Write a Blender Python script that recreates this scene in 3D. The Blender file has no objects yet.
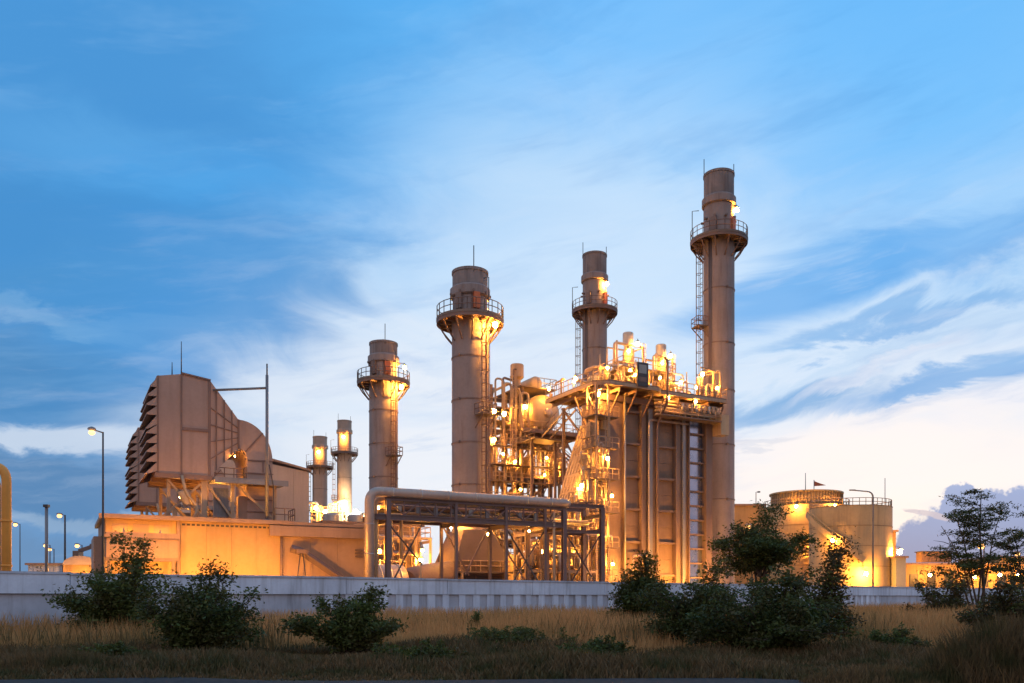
import bpy, math, random
import numpy as np
from mathutils import Vector, Matrix

# ------------------------------------------------------------------ camera
FPX, HOR, W, H = 850.0, 597.0, 1024, 683
EYE = 1.5
sc = bpy.context.scene
cam_d = bpy.data.cameras.new('camera')
cam = bpy.data.objects.new('camera', cam_d)
sc.collection.objects.link(cam)
cam.location = (0, 0, EYE)
cam.rotation_euler = (math.radians(90), 0, 0)
cam_d.sensor_width = 36.0
cam_d.lens = FPX / W * 36.0
cam_d.shift_y = (HOR - H / 2) / W
cam_d.clip_start = 0.1
cam_d.clip_end = 6000
sc.camera = cam

# ------------------------------------------------------------------ render / exposure
sc.render.engine = 'CYCLES'
sc.view_settings.view_transform = 'Standard'
sc.view_settings.look = 'None'
sc.view_settings.exposure = 0.0
sc.view_settings.gamma = 1.0
sc.view_settings.use_curve_mapping = False
cy = sc.cycles
cy.use_denoising = True
cy.max_bounces = 4
cy.diffuse_bounces = 2
cy.glossy_bounces = 2
cy.transparent_max_bounces = 4
cy.sample_clamp_indirect = 4.0
cy.sample_clamp_direct = 0.0
cy.use_light_tree = True
cy.caustics_reflective = False
cy.caustics_refractive = False

SUN_AZ, SUN_EL = 24.0, 3.0        # degrees right of the view axis, above horizon


# ------------------------------------------------------------------ node expression helper
class NX:
    """tiny expression builder for shader math nodes"""
    def __init__(self, tree):
        self.t = tree

    def n(self, kind, **kw):
        nd = self.t.nodes.new(kind)
        for k, v in kw.items():
            setattr(nd, k, v)
        return nd

    def link(self, a, b):
        self.t.links.new(a, b)

    def put(self, sock, val):
        if hasattr(val, 'is_linked') or hasattr(val, 'links'):
            self.t.links.new(val, sock)
        else:
            sock.default_value = val

    def m(self, op, a, b=None, c=None, clamp=False):
        nd = self.n('ShaderNodeMath', operation=op)
        nd.use_clamp = clamp
        self.put(nd.inputs[0], a)
        if b is not None:
            self.put(nd.inputs[1], b)
        if c is not None:
            self.put(nd.inputs[2], c)
        return nd.outputs[0]

    def sstep(self, x, lo, hi, tlo=0.0, thi=1.0):
        nd = self.n('ShaderNodeMapRange', interpolation_type='SMOOTHSTEP')
        self.put(nd.inputs[0], x)
        for i, v in enumerate((lo, hi, tlo, thi)):
            nd.inputs[i + 1].default_value = v
        return nd.outputs[0]

    def mix(self, fac, a, b, blend='MIX'):
        nd = self.n('ShaderNodeMix', data_type='RGBA', blend_type=blend)
        self.put(nd.inputs[0], fac)
        self.put(nd.inputs[6], a if not isinstance(a, tuple) else (*a[:3], 1))
        self.put(nd.inputs[7], b if not isinstance(b, tuple) else (*b[:3], 1))
        return nd.outputs[2]

    def ramp(self, x, stops, interp='LINEAR'):
        nd = self.n('ShaderNodeValToRGB')
        cr = nd.color_ramp
        cr.interpolation = interp
        while len(cr.elements) < len(stops):
            cr.elements.new(0.5)
        for e, (p, c) in zip(cr.elements, stops):
            e.position = p
            e.color = (*c, 1)
        self.put(nd.inputs[0], x)
        return nd.outputs[0]

    def noise(self, vec, scale, detail=4, rough=0.55, dist=0.0, out=0):
        nd = self.n('ShaderNodeTexNoise')
        self.put(nd.inputs['Vector'], vec)
        nd.inputs['Scale'].default_value = scale
        nd.inputs['Detail'].default_value = detail
        nd.inputs['Roughness'].default_value = rough
        nd.inputs['Distortion'].default_value = dist
        return nd.outputs[out]

    def xyz(self, x, y, z):
        nd = self.n('ShaderNodeCombineXYZ')
        for i, v in enumerate((x, y, z)):
            self.put(nd.inputs[i], v)
        return nd.outputs[0]


def lin(*rgb):
    return tuple((c / 255 / 12.92) if c / 255 <= 0.04045 else ((c / 255 + 0.055) / 1.055) ** 2.4 for c in rgb)


def px_ae(px, py):
    """pixel -> azimuth, elevation in degrees (a direction on the sky)"""
    a = math.atan((px - 512) / FPX)
    e = math.atan((HOR - py) / FPX * math.cos(a))
    return math.degrees(a), math.degrees(e)


# ------------------------------------------------------------------ world: dusk sky with clouds
def build_world():
    w = bpy.data.worlds.new('World')
    sc.world = w
    w.cycles.sampling_method = 'MANUAL'
    w.cycles.sample_map_resolution = 256
    w.use_nodes = True
    nt = w.node_tree
    nt.nodes.clear()
    x = NX(nt)
    out = x.n('ShaderNodeOutputWorld')
    bg = x.n('ShaderNodeBackground')
    x.link(bg.outputs[0], out.inputs[0])
    tc = x.n('ShaderNodeTexCoord')
    d = tc.outputs['Generated']
    sep = x.n('ShaderNodeSeparateXYZ')
    x.link(d, sep.inputs[0])
    dx, dy, dz = sep.outputs
    az = x.m('MULTIPLY', x.m('ARCTAN2', dx, dy), 57.29578)
    el = x.m('MULTIPLY', x.m('ARCSINE', dz), 57.29578)
    # layered-cloud coordinates: flat cloud sheet seen in perspective
    den = x.m('ADD', x.m('ABSOLUTE', dz), 0.10)
    sheet = x.xyz(x.m('DIVIDE', dx, den), x.m('DIVIDE', dy, den), 0.0)
    big = x.noise(sheet, 0.55, 5, 0.55, 0.3, out=1)
    sepb = x.n('ShaderNodeSeparateColor')
    x.link(big, sepb.inputs[0])
    n1, n2 = sepb.outputs[0], sepb.outputs[1]
    # fine noise on the direction sphere for wispy edges
    aniso = x.xyz(x.m('MULTIPLY', dx, 1.0), x.m('MULTIPLY', dy, 1.0), x.m('MULTIPLY', dz, 2.6))
    fine = x.noise(aniso, 5.0, 7, 0.60, 0.8, out=1)
    sepf = x.n('ShaderNodeSeparateColor')
    x.link(fine, sepf.inputs[0])
    f1, f2 = sepf.outputs[0], sepf.outputs[1]
    # warped az / el
    waz = x.m('ADD', az, x.m('MULTIPLY', x.m('SUBTRACT', f1, 0.5), 11.0))
    wel = x.m('ADD', el, x.m('MULTIPLY', x.m('SUBTRACT', f2, 0.5), 6.0))

    # base gradients: dark side (away from sunset) / light side
    e01 = x.m('DIVIDE', x.m('MAXIMUM', wel, 0.0), 90.0, clamp=True)
    dark = x.ramp(e01, [(0.0, lin(196, 200, 212)), (0.06, lin(176, 200, 226)), (0.12, lin(150, 192, 232)),
                        (0.22, lin(112, 182, 238)), (0.40, lin(92, 170, 236)), (0.70, lin(110, 178, 236)), (1.0, lin(120, 182, 236))])
    light = x.ramp(e01, [(0.0, lin(255, 238, 222)), (0.06, lin(250, 242, 242)), (0.13, lin(232, 238, 249)),
                         (0.21, lin(190, 222, 252)), (0.30, lin(134, 201, 253)), (0.42, lin(84, 177, 250)), (0.70, lin(112, 184, 244)), (1.0, lin(120, 182, 236))])
    ca = x.m('COSINE', x.m('MULTIPLY', x.m('SUBTRACT', waz, 20.0), 0.0174533))
    fac = x.sstep(ca, 0.70, 0.97)
    col = x.mix(fac, dark, light)
    # opposite the sunset: the pink anti-twilight arch
    anti = x.ramp(e01, [(0.0, lin(196, 170, 176)), (0.07, lin(232, 192, 184)), (0.16, lin(236, 206, 200)), (0.30, lin(206, 204, 216)),
                        (0.50, lin(166, 196, 228)), (1.0, lin(132, 186, 236))])
    col = x.mix(x.sstep(ca, 0.50, -0.25), col, anti)

    wvec = x.xyz(waz, wel, 0.0)

    def blob(px, py, wx, wy, rot=0.0, sharp=(0.25, 0.75), vec=None, amt=1.0):
        """soft elliptical mask; centre and half widths in photo pixels"""
        a0, e0 = px_ae(px, py)
        k = 57.29578 / FPX * 1.25
        mp = x.n('ShaderNodeMapping', vector_type='TEXTURE')
        x.link(wvec if vec is None else vec, mp.inputs[0])
        mp.inputs['Location'].default_value = (a0, e0, 0)
        mp.inputs['Rotation'].default_value = (0, 0, math.radians(rot))
        mp.inputs['Scale'].default_value = (wx * k, wy * k, 1)
        ln = x.n('ShaderNodeVectorMath', operation='LENGTH')
        x.link(mp.outputs[0], ln.inputs[0])
        r_out, r_in = (math.sqrt(-math.log(g) / 1.2) for g in sharp)
        return x.sstep(ln.outputs['Value'], r_in, r_out, amt, 0.0)

    def lay(c, mask, colour, amt):
        if amt != 1.0:
            for ln in mask.node.inputs[3:5]:
                ln.default_value *= amt
        return x.mix(mask, c, colour)

    # faint high cloud everywhere (sheet noise), paler
    veil = x.sstep(n1, 0.45, 0.72)
    col = lay(col, veil, lin(206, 218, 238), 0.14)
    shade = x.sstep(n2, 0.50, 0.75)
    col = lay(col, shade, lin(84, 148, 208), 0.12)
    col = lay(col, blob(-60, 420, 330, 190, -18, (0.15, 0.85)), lin(86, 142, 196), 0.85)
    col = lay(col, blob(40, 130, 360, 170, 0, (0.1, 0.9)), lin(70, 146, 212), 0.75)

    # ---- cloud banks at their places in the sky
    D = lin(66, 136, 200)
    D2 = lin(86, 158, 222)
    L = lin(176, 214, 248)
    Wt = lin(238, 238, 246)
    col = lay(col, blob(420, 110, 120, 100, 0, (0.1, 0.9)), lin(84, 176, 244), 0.55)
    col = lay(col, blob(620, 150, 190, 110, 0, (0.1, 0.9)), lin(150, 206, 252), 0.55)
    col = lay(col, blob(600, 60, 90, 60, 0, (0.1, 0.9)), lin(100, 186, 255), 0.45)
    col = lay(col, blob(860, 110, 170, 90, 0, (0.1, 0.9)), lin(104, 186, 253), 0.50)
    col = lay(col, blob(120, 90, 170, 90, 0, (0.1, 0.9)), lin(70, 146, 212), 0.45)
    col = lay(col, blob(150, 160, 150, 26, -3, (0.1, 0.9)), lin(98, 172, 232), 0.55)
    col = lay(col, blob(290, 205, 180, 34, 0, (0.2, 0.8)), lin(78, 164, 232), 0.75)
    col = lay(col, blob(100, 225, 190, 40, 4, (0.2, 0.8)), lin(70, 144, 208), 0.70)
    col = lay(col, blob(520, 310, 170, 110, 20, (0.1, 0.9)), lin(186, 220, 251), 0.70)
    col = lay(col, blob(265, 262, 110, 13, 8, (0.2, 0.8)), lin(132, 190, 238), 0.45)
    col = lay(col, blob(180, 300, 150, 34, 6, (0.2, 0.8)), lin(74, 146, 206), 0.85)
    col = lay(col, blob(290, 318, 42, 16, -18, (0.2, 0.8)), lin(108, 150, 204), 0.55)
    col = lay(col, blob(160, 328, 90, 9, 3, (0.2, 0.8)), lin(140, 188, 230), 0.5)
    col = lay(col, blob(30, 312, 60, 9, 0, (0.2, 0.8)), lin(120, 172, 218), 0.60)
    col = lay(col, blob(60, 380, 130, 30, 0, (0.2, 0.8)), lin(74, 136, 192), 0.80)
    col = lay(col, blob(40, 437, 130, 14, 4, (0.2, 0.8)), lin(206, 220, 238), 0.85)
    col = lay(col, blob(310, 430, 120, 110, 0, (0.1, 0.9)), lin(210, 227, 247), 0.80)
    col = lay(col, blob(40, 490, 150, 24, -3, (0.2, 0.8)), lin(88, 134, 182), 0.85)
    col = lay(col, blob(60, 520, 110, 6, 0, (0.2, 0.8)), lin(150, 178, 208), 0.65)
    col = lay(col, blob(40, 555, 150, 18, 0, (0.2, 0.8)), lin(104, 140, 180), 0.60)
    col = lay(col, blob(420, 450, 120, 90, 0, (0.1, 0.9)), lin(224, 234, 247), 0.80)
    col = lay(col, blob(455, 372, 70, 9, -4, (0.2, 0.8)), lin(120, 176, 232), 0.70)
    col = lay(col, blob(545, 372, 40, 14, 0, (0.2, 0.8)), lin(138, 186, 236), 0.70)
    col = lay(col, blob(560, 235, 80, 24, -5, (0.2, 0.8)), lin(132, 192, 244), 0.60)
    col = lay(col, blob(650, 300, 120, 80, 0, (0.1, 0.9)), lin(206, 228, 252), 0.60)
    # fine tilted wisps over the low and middle sky
    rot = x.n('ShaderNodeMapping', vector_type='TEXTURE')
    soft = x.xyz(x.m('ADD', az, x.m('MULTIPLY', x.m('SUBTRACT', f1, 0.5), 2.5)), x.m('ADD', el, x.m('MULTIPLY', x.m('SUBTRACT', f2, 0.5), 1.6)), 0.0)
    x.link(soft, rot.inputs[0])
    rot.inputs['Rotation'].default_value = (0, 0, math.radians(10))
    rot.inputs['Scale'].default_value = (9.0, 1.5, 1)
    w1 = x.noise(rot.outputs[0], 0.8, 6, 0.60, 0.0, out=1)
    sw = x.n('ShaderNodeSeparateColor')
    x.link(w1, sw.inputs[0])
    hgt = x.m('MULTIPLY', x.sstep(el, 30.0, 12.0), x.sstep(ca, 0.75, 0.93, 0.35, 1.0))
    # centre glow
    col = lay(col, blob(575, 330, 185, 150, 0, (0.05, 0.95)), lin(208, 231, 254), 0.68)
    col = lay(col, blob(490, 470, 210, 100, 0, (0.05, 0.95)), lin(240, 243, 250), 0.88)
    col = lay(col, blob(215, 290, 130, 60, 25, (0.15, 0.85)), lin(80, 152, 216), 0.80)
    # right-hand streaks, tilted up to the right
    col = lay(col, blob(800, 290, 110, 30, 12, (0.2, 0.8)), lin(96, 172, 238), 0.80)
    col = lay(col, blob(940, 255, 110, 24, 8, (0.2, 0.8)), lin(104, 176, 240), 0.70)
    col = lay(col, blob(900, 345, 200, 10, 12, (0.25, 0.75)), lin(190, 218, 246), 0.6)
    col = lay(col, blob(790, 398, 85, 14, 6, (0.2, 0.8)), lin(96, 164, 222), 0.75)
    col = lay(col, blob(960, 380, 95, 12, 10, (0.2, 0.8)), lin(96, 166, 228), 0.75)
    col = lay(col, blob(900, 318, 110, 9, 10, (0.2, 0.8)), lin(104, 170, 230), 0.70)
    col = lay(col, blob(860, 372, 70, 7, 14, (0.2, 0.8)), lin(222, 230, 246), 0.70)
    col = lay(col, blob(870, 428, 200, 12, 6, (0.25, 0.75)), lin(240, 240, 248), 0.70)
    col = lay(col, blob(900, 465, 170, 34, 0, (0.1, 0.9)), lin(252, 246, 244), 0.85)
    col = lay(col, blob(770, 440, 40, 4, 0, (0.2, 0.8)), lin(196, 206, 226), 0.60)
    col = lay(col, blob(860, 520, 110, 44, 0, (0.1, 0.9)), lin(255, 244, 228), 0.85)
    col = x.mix(x.m('MULTIPLY', x.m('MULTIPLY', x.sstep(sw.outputs[0], 0.50, 0.70), hgt), 0.42), col, lin(226, 236, 250))
    col = x.mix(x.m('MULTIPLY', x.m('MULTIPLY', x.sstep(sw.outputs[1], 0.54, 0.72), hgt), 0.30), col, lin(104, 164, 224))
    col = lay(col, blob(880, 475, 190, 36, 0, (0.1, 0.9)), lin(253, 246, 244), 0.80)
    mott = x.noise(rot.outputs[0], 0.35, 5, 0.65, 0.3, out=1)
    sm = x.n('ShaderNodeSeparateColor')
    x.link(mott, sm.inputs[0])
    up = x.sstep(el, 7.0, 14.0)
    col = x.mix(x.m('MULTIPLY', x.m('MULTIPLY', x.sstep(sm.outputs[0], 0.48, 0.70), up), 0.26), col, lin(66, 146, 218))
    col = x.mix(x.m('MULTIPLY', x.m('MULTIPLY', x.sstep(sm.outputs[1], 0.50, 0.72), up), 0.20), col, lin(168, 214, 252))
    # cumulus bank low on the right with a knobbly edge
    kn = x.noise(d, 16.0, 5, 0.62, 0.0, out=1)
    sk = x.n('ShaderNodeSeparateColor')
    x.link(kn, sk.inputs[0])
    caz = x.m('ADD', az, x.m('MULTIPLY', x.m('SUBTRACT', sk.outputs[0], 0.5), 5.0))
    cel = x.m('ADD', el, x.m('MULTIPLY', x.m('SUBTRACT', sk.outputs[1], 0.5), 5.0))
    cvec = x.xyz(caz, cel, 0.0)
    cmask = None
    for args in ((1010, 550, 85, 40, 0), (985, 520, 46, 34, 0), (1040, 528, 50, 36, 0), (945, 556, 55, 24, 14), (1110, 548, 110, 40, 0)):
        b = blob(*args, sharp=(0.42, 0.50), vec=cvec)
        cmask = b if cmask is None else x.m('MAXIMUM', cmask, b)
    ccol = x.ramp(x.m('DIVIDE', x.m('ADD', el, x.m('MULTIPLY', sk.outputs[2], 2.0)), 10.0, clamp=True),
                  [(0.0, lin(150, 154, 184)), (0.35, lin(128, 148, 190)), (0.70, lin(146, 168, 212)), (1.0, lin(180, 200, 236))])
    col = x.mix(x.m('MULTIPLY', cmask, 0.96), col, ccol)
    col = lay(col, blob(938, 515, 20, 5, -20, (0.3, 0.6)), lin(206, 196, 206), 0.8)
    # physical sky underneath, sun just above the horizon behind the cloud
    sky = x.n('ShaderNodeTexSky')
    sky.sky_type = 'NISHITA'
    sky.sun_disc = False
    sky.sun_elevation = math.radians(SUN_EL)
    sky.sun_rotation = math.radians(SUN_AZ)
    skyc = x.mix(1.0, sky.outputs[0], (0.003, 0.003, 0.003), 'MULTIPLY')
    col = x.mix(1.0, col, skyc, 'ADD')
    # background strength is 0.1 as for the sky texture, so the cloud colours are scaled up
    col10 = x.n('ShaderNodeVectorMath', operation='SCALE')
    x.link(col, col10.inputs[0])
    col10.inputs['Scale'].default_value = 10.0
    x.link(col10.outputs[0], bg.inputs[0])
    bg.inputs[1].default_value = 0.1


build_world()

sun_d = bpy.data.lights.new('sun', 'SUN')
sun_d.energy = 0.35
sun_d.angle = math.radians(10)
sun_d.color = (1.0, 0.78, 0.58)
sun = bpy.data.objects.new('sun', sun_d)
sc.collection.objects.link(sun)
_a, _e = math.radians(SUN_AZ), math.radians(SUN_EL)
_dir = Vector((math.sin(_a) * math.cos(_e), math.cos(_a) * math.cos(_e), math.sin(_e)))
sun.rotation_euler = _dir.to_track_quat('Z', 'Y').to_euler()
sun.location = _dir * 300

# ------------------------------------------------------------------ plant frame
YAW = math.radians(28.0)
CU, SU = math.cos(YAW), math.sin(YAW)
OX, OY = -4.54, 92.0           # foot of the near bypass stack


def PW(u, v, z=0.0):
    """plant coordinates -> world"""
    return Vector((OX + CU * u - SU * v, OY + SU * u + CU * v, z))


def u_at(px, v):
    r = (px - 512) / FPX
    x0, y0 = OX - SU * v, OY + CU * v
    return (r * y0 - x0) / (CU - r * SU)


def z_at(py, u, v):
    return EYE + (HOR - py) / FPX * (OY + SU * u + CU * v)


def gx(px, Y):
    return (px - 512) / FPX * Y


def gz(py, Y):
    return EYE + (HOR - py) / FPX * Y


# ------------------------------------------------------------------ mesh builder
class MB:
    def __init__(self):
        self.v, self.f, self.s = [], [], []

    def add(self, vs, fs, smooth=False):
        b = len(self.v)
        self.v += [tuple(p) for p in vs]
        self.f += [tuple(b + i for i in f) for f in fs]
        self.s += [smooth] * len(fs) if isinstance(smooth, bool) else list(smooth)
        return self

    def hexa(self, p):
        """8 points: 0-3 bottom ring ccw, 4-7 top ring"""
        return self.add(p, [(3, 2, 1, 0), (4, 5, 6, 7), (0, 1, 5, 4), (1, 2, 6, 5), (2, 3, 7, 6), (3, 0, 4, 7)])

    def box(self, x0, x1, y0, y1, z0, z1):
        return self.hexa([(x0, y0, z0), (x1, y0, z0), (x1, y1, z0), (x0, y1, z0),
                          (x0, y0, z1), (x1, y0, z1), (x1, y1, z1), (x0, y1, z1)])

    def beam(self, p0, p1, w, h=None):
        h = h or w
        a, b = Vector(p0), Vector(p1)
        d = (b - a).normalized()
        up = Vector((0, 0, 1)) if abs(d.z) < 0.95 else Vector((0, 1, 0))
        sd = d.cross(up).normalized()
        up = sd.cross(d).normalized()
        q = []
        for c in (a, b):
            for i, j in ((-1, -1), (1, -1), (1, 1), (-1, 1)):
                q.append(c + sd * (i * w / 2) + up * (j * h / 2))
        return self.hexa(q)

    def ibeam(self, p0, p1, w, h, t=0.06):
        a, b = Vector(p0), Vector(p1)
        d = (b - a).normalized()
        up = Vector((0, 0, 1)) if abs(d.z) < 0.95 else Vector((0, 1, 0))
        sd = d.cross(up).normalized()
        up = sd.cross(d).normalized()
        self.beam(a, b, t, h - 2 * t)
        for k in (-1, 1):
            o = up * (k * (h - t) / 2)
            self.beam(a + o, b + o, w, t)
        return self

    def path(self, pts, r, seg=8, caps=True, closed=False):
        P = [Vector(p) for p in pts]
        n = len(P)
        rr = r if isinstance(r, (list, tuple)) else [r] * n
        rings = []
        ref = None
        for i in range(n):
            if closed:
                d = (P[(i + 1) % n] - P[i - 1])
            else:
                d = (P[min(i + 1, n - 1)] - P[max(i - 1, 0)])
            d = d.normalized()
            if ref is None:
                ref = Vector((0, 0, 1)) if abs(d.z) < 0.9 else Vector((1, 0, 0))
            s = d.cross(ref)
            if s.length < 1e-4:
                s = d.cross(Vector((0.3, 1, 0.2)))
            s.normalize()
            t = s.cross(d).normalized()
            ref = t
            sc_ = 1.0
            if 0 < i < n - 1 and not closed:
                d1 = (P[i] - P[i - 1]).normalized()
                cosh = max(0.4, d1.dot(d))
                sc_ = 1.0 / cosh if cosh < 0.999 else 1.0
                sc_ = min(sc_, 1.4)
            rings.append([P[i] + (s * math.cos(2 * math.pi * k / seg) + t * math.sin(2 * math.pi * k / seg)) * rr[i] for k in range(seg)])
        vs = [p for rg in rings for p in rg]
        fs, sm = [], []
        last = n if closed else n - 1
        for i in range(last):
            a, b = i * seg, ((i + 1) % n) * seg
            for k in range(seg):
                k2 = (k + 1) % seg
                fs.append((a + k, a + k2, b + k2, b + k))
                sm.append(seg > 5)
        if caps and not closed:
            fs.append(tuple(range(seg))[::-1])
            fs.append(tuple((n - 1) * seg + k for k in range(seg)))
            sm += [False, False]
        return self.add(vs, fs, sm)

    def tube(self, p0, p1, r, seg=8, r2=None):
        return self.path([p0, p1], [r, r if r2 is None else r2], seg)

    def lathe(self, prof, c=(0, 0), seg=32, cap0=True, cap1=True, crease=True):
        """profile of (radius, z); sharp between profile segments (rings are doubled)"""
        for i in range(len(prof) - 1):
            (r0, z0), (r1, z1) = prof[i], prof[i + 1]
            vs = []
            for r, z in ((r0, z0), (r1, z1)):
                for k in range(seg):
                    a = 2 * math.pi * k / seg
                    vs.append((c[0] + r * math.cos(a), c[1] + r * math.sin(a), z))
            fs = [(k, (k + 1) % seg, seg + (k + 1) % seg, seg + k) for k in range(seg)]
            self.add(vs, fs, True)
        for flag, (r, z), rev in ((cap0, prof[0], True), (cap1, prof[-1], False)):
            if flag and r > 1e-4:
                vs = [(c[0] + r * math.cos(2 * math.pi * k / seg), c[1] + r * math.sin(2 * math.pi * k / seg), z) for k in range(seg)]
                f = tuple(range(seg))
                self.add(vs, [f[::-1] if rev else f])
        return self

    def drum(self, p0, p1, r, seg=28, dome=0.35):
        """pressure vessel with domed ends"""
        a, b = Vector(p0), Vector(p1)
        d = (b - a).normalized()
        pts, rr = [], []
        for k in range(6):
            t = k / 5 * math.pi / 2
            pts.append(a - d * (r * dome * math.cos(t)))
            rr.append(max(0.02, r * math.sin(t)))
        for k in range(6):
            t = (1 - k / 5) * math.pi / 2
            pts.append(b + d * (r * dome * math.cos(t)))
            rr.append(max(0.02, r * math.sin(t)))
        return self.path(pts, rr, seg)

    def prism(self, poly, v0, v1, axis='v'):
        """polygon in (u,z) extruded along v"""
        n = len(poly)
        vs = [(p[0], v0, p[1]) for p in poly] + [(p[0], v1, p[1]) for p in poly]
        if axis == 'u':
            vs = [(v0, p[0], p[1]) for p in poly] + [(v1, p[0], p[1]) for p in poly]
        fs = [tuple(range(n)), tuple(range(2 * n - 1, n - 1, -1))]
        for i in range(n):
            j = (i + 1) % n
            fs.append((j, i, n + i, n + j))
        return self.add(vs, fs)

    def sphere(self, c, r, seg=12, rings=8, sz=1.0):
        vs, fs = [], []
        for i in range(rings + 1):
            t = math.pi * i / rings
            for k in range(seg):
                a = 2 * math.pi * k / seg
                vs.append((c[0] + r * math.sin(t) * math.cos(a), c[1] + r * math.sin(t) * math.sin(a), c[2] + r * sz * math.cos(t)))
        for i in range(rings):
            for k in range(seg):
                fs.append((i * seg + k, (i + 1) * seg + k, (i + 1) * seg + (k + 1) % seg, i * seg + (k + 1) % seg))
        return self.add(vs, fs, True)


def rounded(pts, rad, n=5):
    """polyline with rounded corners"""
    P = [Vector(p) for p in pts]
    out = [P[0]]
    for i in range(1, len(P) - 1):
        a = (P[i - 1] - P[i])
        b = (P[i + 1] - P[i])
        r = min(rad, a.length * 0.48, b.length * 0.48)
        p0, p1 = P[i] + a.normalized() * r, P[i] + b.normalized() * r
        for k in range(n + 1):
            t = k / n
            out.append(p0 * (1 - t) ** 2 + P[i] * (2 * t * (1 - t)) + p1 * t ** 2)
    out.append(P[-1])
    return out


COL = sc.collection


def mesh_from(name, mb, origin=(0, 0, 0)):
    me = bpy.data.meshes.new(name)
    ox, oy, oz = origin
    me.from_pydata([(p[0] - ox, p[1] - oy, p[2] - oz) for p in mb.v], [], mb.f)
    me.polygons.foreach_set('use_smooth', [bool(s) for s in mb.s])
    me.update()
    return me


class Thing:
    """a top-level Empty at the thing's base; parts are built in plant (or world) coordinates"""
    def __init__(self, name, label, cat, origin=(0, 0, 0), group=None, plant=True):
        self.o = bpy.data.objects.new(name, None)
        self.o.empty_display_size = 0.5
        COL.objects.link(self.o)
        self.org = origin
        if plant:
            self.o.location = PW(*origin)
            self.o.rotation_euler = (0, 0, YAW)
        else:
            self.o.location = origin
        self.o['label'] = label
        self.o['category'] = cat
        if group:
            self.o['group'] = group

    def part(self, name, mb, mat, parent=None, label=None, kind=None):
        me = mesh_from(name, mb, self.org)
        me.materials.append(MAT[mat])
        ob = bpy.data.objects.new(name, me)
        COL.objects.link(ob)
        ob.parent = parent or self.o
        if label:
            ob['label'] = label
        if kind:
            ob['kind'] = kind
        return ob


def copy_tree(o, parent=None):
    c = o.copy()
    COL.objects.link(c)
    c.parent = parent
    for ch in [k for k in bpy.data.objects if k.parent == o]:
        copy_tree(ch, c)
    return c


# ------------------------------------------------------------------ materials
MAT = {}


def new_mat(name):
    m = bpy.data.materials.new(name)
    m.use_nodes = True
    nt = m.node_tree
    b = nt.nodes['Principled BSDF']
    MAT[name] = m
    return m, NX(nt), b


def paint(name, col, rough=0.55, metal=0.0, var=0.18, streak=0.25, dirt=(0.10, 0.06, 0.04), scale=0.6, bump=0.08, spec=0.4):
    m, x, b = new_mat(name)
    tc = x.n('ShaderNodeTexCoord')
    P = tc.outputs['Object']
    mp = x.n('ShaderNodeMapping')
    x.link(P, mp.inputs[0])
    mp.inputs['Scale'].default_value = (1.6, 1.6, 0.12)
    big = x.noise(P, scale * 0.35, 4, 0.6)
    st = x.noise(mp.outputs[0], scale * 2.2, 6, 0.65)
    fine = x.noise(P, scale * 9, 4, 0.6)
    c1 = x.mix(x.sstep(big, 0.3, 0.7), tuple(c * (1 - var) for c in col), tuple(min(1, c * (1 + var)) for c in col))
    c2 = x.mix(x.m('MULTIPLY', x.sstep(st, 0.45, 0.74), streak), c1, dirt)
    c3 = x.mix(x.m('MULTIPLY', x.sstep(fine, 0.35, 0.75), 0.16), c2, tuple(c * 0.6 for c in col))
    x.link(c3, b.inputs['Base Color'])
    x.put(b.inputs['Roughness'], x.sstep(fine, 0.2, 0.8, rough - 0.08, rough + 0.12))
    b.inputs['Metallic'].default_value = metal
    b.inputs['Specular IOR Level'].default_value = spec
    if bump:
        bp = x.n('ShaderNodeBump')
        bp.inputs['Strength'].default_value = bump
        bp.inputs['Distance'].default_value = 0.05
        x.link(fine, bp.inputs['Height'])
        x.link(bp.outputs[0], b.inputs['Normal'])
    return m


def emit(name, col, strength):
    m, x, b = new_mat(name)
    b.inputs['Base Color'].default_value = (0.8, 0.7, 0.5, 1)
    b.inputs['Emission Color'].default_value = (*col, 1)
    b.inputs['Emission Strength'].default_value = strength
    return m


def leaf_mat(name, c1, c2, c3, rough=0.6, trans=0.25):
    m, x, b = new_mat(name)
    g = x.n('ShaderNodeNewGeometry')
    tc = x.n('ShaderNodeTexCoord')
    n = x.noise(tc.outputs['Object'], 1.4, 3, 0.6)
    c = x.mix(g.outputs['Random Per Island'], c1, c2)
    c = x.mix(x.sstep(n, 0.42, 0.68), c, c3)
    if name == 'grass_dry':
        n2 = x.noise(tc.outputs['Object'], 0.16, 4, 0.6)
        c = x.mix(x.m('MULTIPLY', x.sstep(n2, 0.46, 0.66), 0.75), c, (0.26, 0.19, 0.07))
    x.link(c, b.inputs['Base Color'])
    b.inputs['Roughness'].default_value = rough
    b.inputs['Specular IOR Level'].default_value = 0.3
    tr = x.n('ShaderNodeBsdfTranslucent')
    x.link(c, tr.inputs[0])
    mx = x.n('ShaderNodeMixShader')
    mx.inputs[0].default_value = trans
    x.link(b.outputs[0], mx.inputs[1])
    x.link(tr.outputs[0], mx.inputs[2])
    out = [k for k in x.t.nodes if k.type == 'OUTPUT_MATERIAL'][0]
    x.link(mx.outputs[0], out.inputs[0])
    return m


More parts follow.
